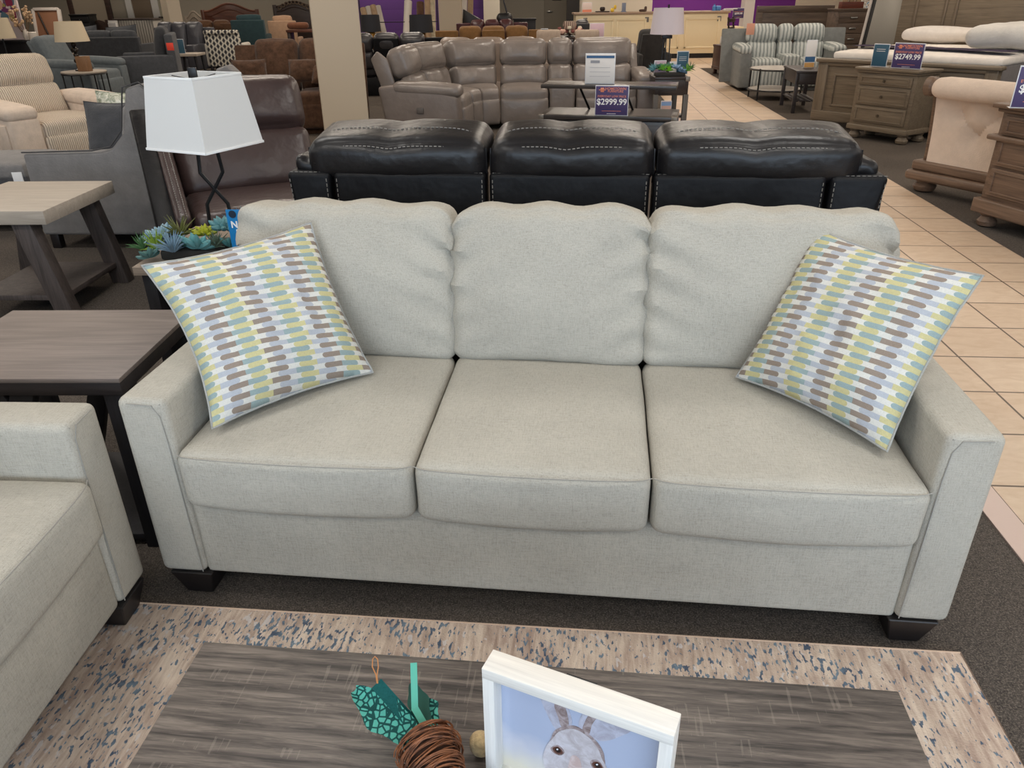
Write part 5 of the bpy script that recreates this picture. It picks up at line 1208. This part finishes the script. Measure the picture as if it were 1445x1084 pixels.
sign('pale pink card standing behind the right dining chair', (GY(843, 49, Y0).x, 15.1, zt), 0, .25, .22, plain('card_pink', (214, 184, 194), .6), (), 'table_card')
sign('small dark blue card above the left dining chair', (GY(769, 50, Y0).x, 15.2, zt), 0, .12, .14, M_stl, (), 'table_card')

# drum lamps, rolled rugs
for (xa, xb, y0_, y1_, lab, Y0) in ((509, 537, 21, 45, 'black drum-shade lamp on a gold base just right of the near column', 15.6), (577, 611, 21, 46, 'larger black drum-shade lamp before the rolled rugs', 15.2)):
    cx, wd = XW(xa, xb, Y0, 35); t = thing('table_lamp', lab, 'lamp', (cx, Y0, 0)); z0_, z1_ = ZT(xa, y1_, Y0), ZT(xa, y0_, Y0)
    obj('shade', lathe(newbm(), [(wd*.5, z0_), (wd*.46, z1_)], seg=28, cap=False), plain('black_shade', (24, 24, 30), .7), t)
    obj('gold_base', lathe(newbm(), [(.08, 0), (.08, .02), (.02, .04), (.02, z0_-.3), (.075, z0_-.28), (.075, z0_-.02), (.02, z0_+.1)], seg=20), plain('brass', (150, 110, 50), .3, .9), t)
M_wrap = plain('wrapped_rug', (196, 188, 178), .35); M_roll2 = plush('tan_rug_roll', (156, 132, 106), .2, .5)
rnd = random.Random(12)
for i, (xt, yt, xb, m, lab) in enumerate(((512, 12, 527, M_roll2, 'tan rolled rug leaning first from the near column'), (519, 10, 534, M_wrap, 'plastic-wrapped rug roll leaning second from the near column'), (526, 8, 541, M_roll2, 'tan rolled rug leaning third from the near column'), (533, 9, 548, M_wrap, 'plastic-wrapped rug roll with the longest lean before the purple slats'),
        (576, 2, 571, M_wrap, 'upright plastic-wrapped roll alone before the purple slats'), (593, 4, 593, plush('brown_rug_roll', (96, 70, 56), .3, .5), 'short dark brown rug roll over the larger black lamp'), (603, 0, 604, M_roll2, 'upright tan rug roll right of the dark brown one'), (610, -4, 611, plush('cream_rug_roll', (196, 184, 158), .3, .4), 'cream patterned rug roll, last before the column'), (655, 0, 652, M_wrap, 'white rug roll just right of the far column'), (664, -2, 661, M_roll2, 'tan rug roll leaning beside the white one, far column'))):
    Y0 = 23.5+.45*((i*2)%4)-.4*(i//4); a = GY(xt, yt, Y0+.4); c = GY(xb, 60, Y0-.2); r_ = .085 if i not in (4, 5) else .11
    c.z = 0
    b = newbm(); tube(b, [tuple(c+(a-c)*k/6) for k in range(7)], r_, 12)
    me = b; o = obj('rolled_rug', me, m); org_ = Vector((c.x, c.y, 0)); 
    for v in o.data.vertices: v.co -= org_
    o.location = org_; tag(o, lab, 'rug')
t = thing('rug_rack', 'thin black rail rack holding the rolled rugs before the purple wall', 'rack', (0, 23.7, 0)); a, c = GY(510, 30, 23.3).x, GY(618, 30, 23.3).x; z = ZT(560, 31, 23.3)
b = newbm()
for zz in (z,): tube(b, [(a, -.5, zz), (c, -.5, zz)], .012, 6)
for xx in (a, c): tube(b, [(xx, -.5, 0), (xx, -.5, z+.6)], .015, 6)
obj('rail', b, M_blk, t)
o = tag(obj('chair_back', prism(newbm(), [(-.2, .7), (.25, .5), (.3, 1.0), (-.15, 1.25)], 0, .1, 'y', .02), M_blk), 'black slanted chair back right of the far column', 'chair'); o.location = (GY(662, 25, 22).x, 22, 0)

# ================================================================ CASH DESK
a = GZ(820, 78, 0); yd = 21.8
x0, x1 = GY(813, 17, yd).x, GY(1028, 17, yd).x; zt = ZT(900, 17, yd); M_desk = plain('desk_cream', (238, 222, 186), .55)
t = thing('cash_desk', 'long cream panelled cash desk across the rear of the store', 'counter', (x0, yd, 0)); w = x1-x0
obj('body', box(newbm(), 0, w, 0, .8, .12, zt-.05, .005), M_desk, t); obj('toe_kick', box(newbm(), .05, w-.02, .03, .78, 0, .12, 0), M_blk, t)
obj('counter_top', box(newbm(), -.05, w+.05, -.05, .85, zt-.05, zt, .01), wood('desk_top', (176, 152, 130), (150, 126, 106), 'x'), t)
for (pa, pb) in ((820, 865), (869, 911), (916, 958), (966, 1014)):
    xa, xb = GY(pa, 50, yd).x-x0, GY(pb, 50, yd).x-x0; b = newbm(); za, zb = .24, zt-.2
    for (p, q, r_, s) in ((xa, xb, zb, zb+.05), (xa, xb, za, za+.05), (xa, xa+.05, za, zb), (xb-.05, xb, za, zb)): box(b, p, q, -.025, .0, r_, s, .008)
    obj('moulding', b, M_desk, t)
for pa in (826, 913, 1015): xa = GY(pa, 25, yd).x-x0; obj('outlet', box(newbm(), xa-.05, xa+.05, -.01, .0, zt-.24, zt-.12, .003), plain('outlet_grey', (120, 116, 112), .5), t)
b = box(newbm(), w, w+.5, .02, .8, .12, zt-.42, .005); box(b, w+.0, w+.46, .05, .8, zt-.43, zt-.38, .005); obj('low_wing', b, M_desk, t)
items = [('sign', 828, 5, 'orange and white flyer standing left on the cash desk'), ('tray', 850, 15, 'dark tray with a brown ornament on the cash desk'), ('duck', 864, 12, 'small yellow and red figure on the cash desk'), ('box', 880, 4, 'tall slim grey card holder on the cash desk'), ('shoe', 907, 12, 'black and orange item on the cash desk behind the lamp shade'), ('papers', 1030, 14, 'white paper stack right on the cash desk'), ('blue', 1010, 10, 'blue and white bottle cluster on the cash desk')]
for (k, px, py, lab) in items:
    q = GY(px, 17, yd+.25); h_ = max(.06, ZT(px, py, yd+.25)-zt); b = newbm()
    if k == 'sign': o = sign(lab, (q.x, yd+.2, zt), 0, .24, h_+.02, plain('flyer', (226, 208, 200), .6), (), 'flyer_stand'); obj('band', box(newbm(), -.12, .12, -.004, -.003, .01, .07, 0), M_so, o); continue
    if k == 'tray': box(b, -.18, .18, -.1, .1, 0, .03, .01); cush(b, (.14, .1, .1), (0, 0, .08), r=.04, n=3); m = M_cdk
    elif k == 'duck': cush(b, (.1, .08, .1), (0, 0, .05), r=.04, n=3); cush(b, (.07, .06, .1), (.07, 0, .12), r=.03, n=3); m = plain('toy_yellow', (226, 190, 60), .5)
    elif k == 'box': box(b, -.05, .05, -.03, .03, 0, h_, .005); box(b, -.07, .07, -.05, .05, 0, .02, .003); m = plain('holder_grey', (120, 130, 150), .5)
    elif k == 'shoe': cush(b, (.2, .1, .06), (0, 0, .03), r=.03, n=3); cush(b, (.07, .07, .12), (.07, 0, .07), r=.03, n=3); m = plain('toy_brown', (70, 50, 40), .5)
    elif k == 'papers': box(b, -.18, .14, -.1, .1, 0, .03, .004); box(b, -.15, .16, -.12, .09, .03, .05, .004); m = M_pap
    else: lathe(b, [(.05, 0), (.05, .1), (.02, .13), (.02, .16)], (-.05, 0, 0), 12); box(b, 0, .12, -.05, .05, 0, .12, .02); m = plain('bottle_blue', (80, 130, 190), .4)
    o = tag(obj({'tray': 'tray', 'duck': 'figurine', 'box': 'card_holder', 'shoe': 'ornament', 'papers': 'paper_stack', 'blue': 'bottle'}[k], b, m), lab, {'tray': 'tray', 'duck': 'figurine', 'box': 'card holder', 'shoe': 'ornament', 'papers': 'papers', 'blue': 'bottle'}[k]); o.location = (q.x, yd+.25, zt)

# ================================================================ RIGHT REAR: striped loveseat, marble table, bedroom
M_pew = wood('pewter_wood', (124, 110, 92), (92, 80, 66), 'x', .6, .42, .5, .35); M_pewz = wood('pewter_wood_v', (124, 110, 92), (92, 80, 66), 'z', .6, .42, .5, .35)
M_walg = wood('grey_walnut', (112, 94, 80), (66, 54, 46), 'x', .5, .45, .4)
M_chan = stripes('channel_chenille', (196, 199, 195), (142, 148, 146), 5.0, 'X'); M_slate = plush('slate_fabric', (122, 124, 122), .1)
Y0 = 14.0; cx, wd = XW(1048, 1196, Y0, 60)
t = recl('reclining_loveseat', 'pale grey channel-striped reclining loveseat with slate sides, right rear', 'loveseat', (cx, Y0, 0), R(-4), [wd*.30, wd*.16, wd*.30], M_chan, H=ZT(1120, 33, Y0+.9), D=1.0, aw=wd*.12, ah=.66, lean=12, mp=M_slate, n=12, console=(1,))
# small tag on its corner
o = tag(obj('price_tag', box(newbm(), -.07, .07, -.01, 0, -.09, .09, .002), plain('tag_peach', (222, 160, 134), .6)), 'peach paper tag hanging on the left corner of the striped loveseat', 'tag'); o.location = GY(1059, 41, Y0+.42)
# nesting round marble table
Y0 = 12.9; cx, wd = XW(1063, 1137, Y0, 95); zt = ZT(1095, 96, Y0); M_mar = plain('marble_white', (206, 196, 186), .25)
t = thing('side_table', 'round marble-topped table with a lower marble shelf and black rim', 'side table', (cx, Y0+.1, 0)); rr = wd/2
for z in (zt, .16): obj('table_top' if z == zt else 'shelf', lathe(newbm(), [(rr-.01, z-.025), (rr-.005, z-.005), (rr-.01, z)], seg=40), M_mar, t)
for z in (zt-.02, .145): obj('rim', tube(newbm(), [(rr*math.cos(a*PI/20), rr*math.sin(a*PI/20), z) for a in range(40)], .014, 6, True), M_blk, t)
for a in (R(215), R(325), R(35), R(145)): obj('leg', tube(newbm(), [(rr*math.cos(a), rr*math.sin(a), zt), (rr*math.cos(a), rr*math.sin(a), 0)], .014, 6), M_blk, t)
# slim dark side table
a = GZ(1120, 160, 0); zt = .56
t = thing('side_table', 'narrow near-black side table with a lower slatted shelf by the bed footboard', 'side table', (a.x, a.y, 0), R(-8))
M_ch2 = wood('charcoal_wood', (64, 58, 58), (42, 38, 38), 'x', .6, .4)
obj('table_top', box(newbm(), -.05, .34, -.02, .95, zt-.03, zt, .004), M_ch2, t); obj('apron', box(newbm(), -.03, .32, .0, .93, zt-.18, zt-.03, .004), M_ch2, t)
for x in (-.04, .28):
    for y in (0, .88): obj('leg', box(newbm(), x, x+.05, y, y+.05, 0, zt-.03, .003), M_ch2, t)
for k in range(4): obj('slat', box(newbm(), -.02+.085*k, .04+.085*k, .03, .9, .15, .17, .002), M_ch2, t)
q = GZ(1141, 96, zt)
t = sign('blue, white and tan brochure standing on the near-black side table', (q.x, q.y, zt), 0, .14, .36, M_pap, (), 'brochure')
obj('blue_band', box(newbm(), -.07, .07, -.0045, -.003, .08, .15, 0), plain('header_blue', (54, 96, 140), .5), t); obj('tan_band', box(newbm(), -.07, .07, -.0045, -.003, .01, .07, 0), plain('band_tan', (196, 150, 90), .5), t)
# headboard + chest behind
Y0 = 18.2; cx, wd = XW(1068, 1176, Y0, 25); z = ZT(1120, 8, Y0)
t = thing('headboard', 'grey-brown plank headboard behind the striped loveseat', 'headboard', (cx, Y0, 0))
obj('panel', box(newbm(), -wd/2+.08, wd/2-.08, .02, .07, .3, z-.1, .005), M_walg, t); obj('top_rail', box(newbm(), -wd/2, wd/2, 0, .1, z-.13, z, .008), M_walg, t)
for s in (-1, 1): obj('post', box(newbm(), s*(wd/2-.06)-.06, s*(wd/2-.06)+.06, 0, .1, 0, z-.12, .006), M_walg, t)
Y0 = 16.8; cx, wd = XW(1178, 1226, Y0, 40); z = ZT(1205, 12, Y0)
chest('chest_of_drawers', 'tall grey-brown chest of drawers with bar handles behind the bed', 'dresser', (cx, Y0, 0), R(4), wd, .45, z, 5, 1, M_walg, plain('knob_silver', (190, 190, 186), .3, 1), handle='bar')
cx, wd = XW(1222, 1238, Y0+.2, 60); chest('nightstand', 'small grey-brown nightstand right of the tall chest', 'nightstand', (cx+.02, Y0+.1, 0), 0, wd*.9, .4, ZT(1230, 39, Y0+.2), 2, 1, M_walg, plain('knob_black', (30, 30, 30), .4))
t = thing('planter_box', 'red-brown planter box with pale bundled stems on the tall chest', 'planter', (cx-.55, Y0+.22, z)); 
obj('box', box(newbm(), -.22, .22, -.09, .09, 0, .12, .005), wood('redbrown_box', (112, 56, 40), (80, 38, 28), 'x'), t)
for x in (-.13, 0, .13): obj('stem_bundle', lathe(newbm(), [(.05, .02), (.06, .2), (.05, .4), (.075, .5)], (x, 0, 0), 12), M_roll2, t)
# art panel behind
m, n, l, p = nt('swirl_print'); l.new(ramp(n, l, noi(n, l, coords(n, l), 4, 4, .6, 3), [(.40, lin((226, 222, 214))), (.47, lin((150, 120, 96))), (.50, lin((226, 222, 216))), (.60, lin((226, 222, 214))), (.63, lin((90, 140, 176)))]), p.inputs['Base Color'])
a, c = GY(1212, 10, 18.8).x, GY(1246, 10, 18.8).x
t = thing('canvas_painting', 'white canvas with tan and blue swirls behind the tall chest', 'painting', ((a+c)/2, 18.8, .4)); obj('canvas', box(newbm(), (a-c)/2, (c-a)/2, 0, .06, 0, 1.9, .004), m, t); obj('easel_leg', box(newbm(), -.1, .1, .06, .1, -.4, 1.2, .004), M_cdk, t)
# dark chest + mattress sample + chair
Y0 = 17.0; cx, wd = XW(1019, 1046, Y0, 90); z = ZT(1033, 64, Y0)
chest('nightstand', 'dark red-brown chest against the left side of the striped loveseat', 'nightstand', (cx-.05, Y0, 0), R(6), wd*.95, .5, z, 3, 1, wood('mahogany', (74, 46, 40), (46, 30, 28), 'x', .6, .4))
o = tag(obj('folded_bedding', cush(newbm(), (.42, .4, .16), (0, 0, .08), r=.04), plush('white_bedding', (222, 216, 210), .04)), 'white folded bedding on top of the dark red-brown chest', 'bedding'); o.location = (cx+.02, Y0+.24, z)
Y0 = 18.6; cx = GY(1046, 40, Y0).x; z = ZT(1046, 24, Y0)
t = thing('dining_chair', 'dark wooden ladder-back chair at the right end of the cash desk', 'chair', (cx, Y0, 0), R(60))
for x in (-.2, .2): obj('back_post', tube(newbm(), [(x, .2, 0), (x, .18, .5), (x, .26, z)], .022, 6), M_dbw, t)
for k in range(3): obj('back_slat', box(newbm(), -.2, .2, .2, .24, z-.1-.17*k, z-.03-.17*k, .005), M_dbw, t)
obj('seat', box(newbm(), -.22, .22, -.22, .22, .44, .48, .01), M_dbw, t)
for x in (-.18, .18): obj('leg', tube(newbm(), [(x, -.18, .44), (x, -.18, 0)], .02, 6), M_dbw, t)
q = GY(1042, 26, 21.9); price_sign('small purple price sign on the lower wing at the right end of the cash desk', (q.x, 21.95, ZT(1042, 26, 21.9)), 0, .28, .24, '$599.99', False)
# bed
YF = 9.62
a, c = GZ(1137, 178, 0), GZ(1215, 190, 0)
rb = R(-48)
Fz = .80
t = thing('bed', 'pewter grey wooden bed with panelled footboard and tall panelled headboard', 'bed', (3.86, 10.12, 0), rb)
BW = 2.0; bed = t
obj('footboard', box(newbm(), .05, BW, .02, .09, .10, Fz-.04, .006), M_pew, t)
obj('foot_rail', box(newbm(), -.03, BW+.06, -.03, .13, Fz-.04, Fz, .012, 3), M_pew, t); obj('foot_rail', box(newbm(), -.0, BW+.03, -.005, .11, Fz-.08, Fz-.035, .012, 3), M_pew, t)
obj('base_rail', box(newbm(), .0, BW, -.01, .11, .08, .20, .012, 3), M_pew, t)
for x in (0.0, BW-.1): obj('post', box(newbm(), x, x+.13, -.005, .12, .10, Fz-.03, .008), M_pewz, t)
for k in range(3):
    xa = .22+k*.64; b = newbm()
    for (p, q, r_, s) in ((xa, xa+.52, Fz-.19, Fz-.165), (xa, xa+.52, .26, .285), (xa, xa+.025, .26, Fz-.17), (xa+.495, xa+.52, .26, Fz-.17)): box(b, p, q, .002, .03, r_, s, .008)
    obj('foot_panel', b, M_pew, t)
for x in (.05, BW-.03): obj('foot', lathe(newbm(), [(.035, 0), (.06, .015), (.065, .04), (.05, .065), (.055, .1)], (x, .05, 0), 18), M_pew, t)
HBY = 2.28; HH = 1.95
obj('headboard', box(newbm(), -.1, BW+.1, HBY, HBY+.08, .1, HH, .01), M_pew, t)
for xa, xb in ((.10, .52), (.62, 1.56), (1.66, BW)):
    b = newbm()
    for (p, q, r_, s) in ((xa, xb, HH-.26, HH-.22), (xa, xb, .8, .84), (xa, xa+.04, .8, HH-.22), (xb-.04, xb, .8, HH-.22)): box(b, p, q, HBY-.025, HBY+.01, r_, s, .012)
    obj('head_panel', b, M_pewz, t)
obj('head_rail', box(newbm(), -.14, BW+.14, HBY-.03, HBY+.12, HH-.02, HH+.06, .02, 3), M_pew, t)
for x in (.0, BW-.04): obj('side_rail', box(newbm(), x, x+.04, .1, HBY, .25, .45, .005), M_pew, t)
M_mat = plush('mattress_top', (232, 224, 214), .05); M_mats = plush('mattress_side', (110, 104, 102), .08)
def badd(o):
    o.location = bed.location; o.rotation_euler = bed.rotation_euler; return o
MZ = .86
t = badd(thing('mattress', 'white-topped mattress with dark grey sides on the pewter bed', 'mattress'))
obj('border', box(newbm(), .10, BW+.0, .14, HBY-.03, .46, MZ-.05, .05, 3), M_mats, t); obj('top_panel', cush(newbm(), (BW-.08, HBY-.16, .10), (BW/2+.05, HBY/2+.05, MZ-.03), r=.045, crown=(0, 0, .03), n=16, wr=.006, wf=8), M_mat, t)
t = badd(thing('bed_runner', 'dark purple runner laid across the mattress', 'bed runner')); b = newbm()
def drape(b, x0, x1, y0, y1, z, nx=20, th=.012, skew=0, wv=.006):
    g = [[b.verts.new((x0+(x1-x0)*i/nx, y+skew*i/nx, z+wv*noise.noise(Vector((i*.6, y*9, 2))))) for y in (y0, (y0+y1)/2, y1)] for i in range(nx+1)]
    fs = [b.faces.new((g[i][j], g[i+1][j], g[i+1][j+1], g[i][j+1])) for i in range(nx) for j in range(2)]
    bmesh.ops.solidify(b, geom=fs, thickness=th); return b
obj('cloth', drape(b, .12, BW-.02, .55, .92, MZ+.062, skew=-.2), plush('purple_cloth', (66, 46, 78), .1), t)
t = badd(tag(obj('comforter', cush(newbm(), (.80, 1.3, .22), (BW-.28, 1.42, MZ+.18), r=.11, crown=(0, 0, .03), n=16, wr=.02, wf=5), plush('white_quilt', (206, 202, 196), .06, .5)), 'white rumpled comforter bunched at the right of the mattress', 'comforter'))
t = badd(tag(obj('bed_pillow', cush(newbm(), (.9, .40, .13), (BW*.32, 1.95, MZ+.15), r=.06, crown=(0, 0, .04), n=10, wr=.01), plush('white_quilt2', (216, 208, 200), .05)), 'long flat white pillow against the pewter headboard', 'pillow'))
# nightstand with the signs
rn = R(-58); mid = Vector((4.18, 8.94, 0))
NZ = .77
a_ = mid; t = chest('nightstand', 'pewter three-drawer nightstand with bun feet in front of the bed', 'nightstand', (mid.x, mid.y, 0), rn, .72, .42, NZ, 3, 1, M_pew, plain('knob_pewter', (90, 80, 68), .4, .6), 'bun', over=.03, inset=True, foot_h=.10, rh=[.7, 1.2, 1.1])
ns = t
def onn(x, y, z): return Matrix.Translation(ns.location) @ Matrix.Rotation(rn, 4, 'Z') @ Vector((x, y, z))
price_sign('purple price sign reading $2749.99 on the pewter nightstand', onn(.13, .12, NZ), rn+R(6), .32, .25, '$2749.99')
t = sign('narrow teal leaflet beside the $2749.99 sign', onn(-.20, .12, NZ), rn+R(6), .17, .23, M_stl, (), 'info_sign'); t['label'] = 'narrow dark teal leaflet standing left on the pewter nightstand'
for k in range(2): obj('text_rule', box(newbm(), -.05, .05, -.0045, -.003, .18-.02*k, .185-.02*k, 0), M_pap, t)
# leaning floor mirror and lamp behind the bed
Y0 = 12.6; a = GY(1247, 60, Y0)
t = thing('floor_mirror', 'leaning floor mirror in a black frame with a pale edge, left of the headboard', 'mirror', (a.x-.05, Y0, 0), R(-62)); mt = TR((0, 0, 0), (R(-7), 0, 0))
obj('frame', box(newbm(), -.42, .42, 0, .05, 0.0, 2.1, .01, mat=mt), M_blk, t); obj('glass', box(newbm(), -.34, .34, -.006, .01, .1, 2.0, .003, mat=mt), plain('mirror_glass', (150, 146, 138), .35, .6), t); obj('edge', box(newbm(), -.45, -.41, -.02, .06, 0, 2.1, .005, mat=mt), plain('frame_pale', (206, 196, 186), .6), t)
# sleigh bed footboard, upholstered
f0 = Vector((3.50, 6.52, 0)); rs_ = R(-63)
M_lin = plush('blush_linen', (212, 192, 174), .05); M_oak = wood('carved_oak', (122, 98, 80), (84, 66, 54), 'x', .6, .45)
t = thing('sleigh_bed', 'carved oak sleigh bed with tufted blush linen footboard, right side', 'bed', (f0.x, f0.y, 0), rs_)
BWs = 1.30
def prof_(z): return -.10*((z-.2)/.75)**2
b = newbm(); pts = []
for k in range(13): z = .26+.60*k/12; pts.append((prof_(z), z))
pts2 = [(y+.12, z) for y, z in pts[::-1]]
prism(b, pts+pts2, .0, .075, 'x', .006); obj('side_post', b, M_oak, t)
b = newbm(); prism(b, pts+pts2, BWs-.075, BWs, 'x', .006); obj('side_post', b, M_oak, t)
nx, nz = 60, 26; b = newbm(); btn = [(.42+.33*i, z) for i in range(5) for z in (.50, )]+[(.25+.33*i, .68) for i in range(5)]
for side in (0, 1):
    g = [[None]*(nz+1) for _ in range(nx+1)]
    for i in range(nx+1):
        for j in range(nz+1):
            x = .06+(BWs-.12)*i/nx; z = .26+.58*j/nz; y = prof_(z)+(.01 if side == 0 else .11)
            if side == 0:
                d = min(math.hypot(x-bx_, (z-bz)) for bx_, bz in btn); y -= .05*(1-math.exp(-(d/.09)**2))
                # diagonal pleats from button to button
                for (bx_, bz) in btn:
                    for sx in (-1, 1):
                        tx, tz = bx_+sx*.165, bz+(.18 if bz < .6 else -.18)
                        if bz < .6:
                            ux, uz = tx-bx_, tz-bz; L2 = ux*ux+uz*uz; k = max(0, min(1, ((x-bx_)*ux+(z-bz)*uz)/L2)); dd = math.hypot(x-bx_-ux*k, z-bz-uz*k); y += .018*math.exp(-(dd/.016)**2)
            g[i][j] = b.verts.new((x, y, z))
    for i in range(nx):
        for j in range(nz): f = (g[i][j], g[i+1][j], g[i+1][j+1], g[i][j+1]); b.faces.new(f if side == 0 else f[::-1])
obj('tufted_panel', b, M_lin, t)
obj('roll', cush(newbm(), (BWs-.10, .20, .16), (BWs/2, -.12, .845), r=.08, n=14, wr=.003), M_lin, t)
for x in (.02, BWs-.02): obj('roll_cap', lathe(newbm(), [(.06, -.04), (.075, -.03), (.075, .02), (.06, .04)], seg=24, mat=TR((x, -.12, .845), (0, R(90), 0))), M_oak, t)
b = newbm()
for k in range(24): z = .27+.55*k/23; cush(b, (.022, .012, .022), (.088, prof_(z)-.022, z), r=.005, n=1)
for k in range(50): x = .09+(BWs-.2)*k/49; cush(b, (.022, .012, .022), (x, prof_(.27)-.02, .285), r=.005, n=1)
o = obj('nailheads', b, plain('dark_nail', (48, 38, 36), .4, .5), t); o['kind'] = 'stuff'
b = newbm(); box(b, -.05, BWs+.05, -.07, .14, .18, .26, .02, 3); box(b, -.08, BWs+.08, -.10, .17, .10, .18, .03, 3); obj('base_moulding', b, M_oak, t)
for x in (.05, BWs-.05): obj('foot', lathe(newbm(), [(.05, 0), (.08, .015), (.095, .05), (.07, .08), (.08, .11)], (x, .03, 0), 20), M_oak, t)
# dresser at the right edge
a = Vector((3.39, 5.42, 0)); rd = R(-74)
t = chest('dresser', 'carved oak dresser cut off by the right edge, holding a purple sign', 'dresser', (0, 0, 0), rd, 1.5, .45, .84, 3, 2, M_oak, plain('knob_pewter', (90, 80, 68), .4, .6), 'bun', over=.05, inset=True, foot_h=.10, base=.10, rh=[.7, 1, 1])
off = Matrix.Rotation(rd, 4, 'Z') @ Vector((-.74, .0, 0)); t.location = (a.x-off.x, a.y-off.y, 0); dr_ = t
def ond(x, y, z): return Matrix.Translation(dr_.location) @ Matrix.Rotation(rd, 4, 'Z') @ Vector((x, y, z))
b = box(newbm(), -.80, .80, -.035, .45, .60, .635, .012, 3); obj('waist_moulding', b, M_oak, t)
price_sign('purple price sign starting $3 on the oak dresser at the right edge', GZ(1426, 153, .84)+Vector((.145, -.04, 0)), R(-18), .30, .25, '$3499.99')
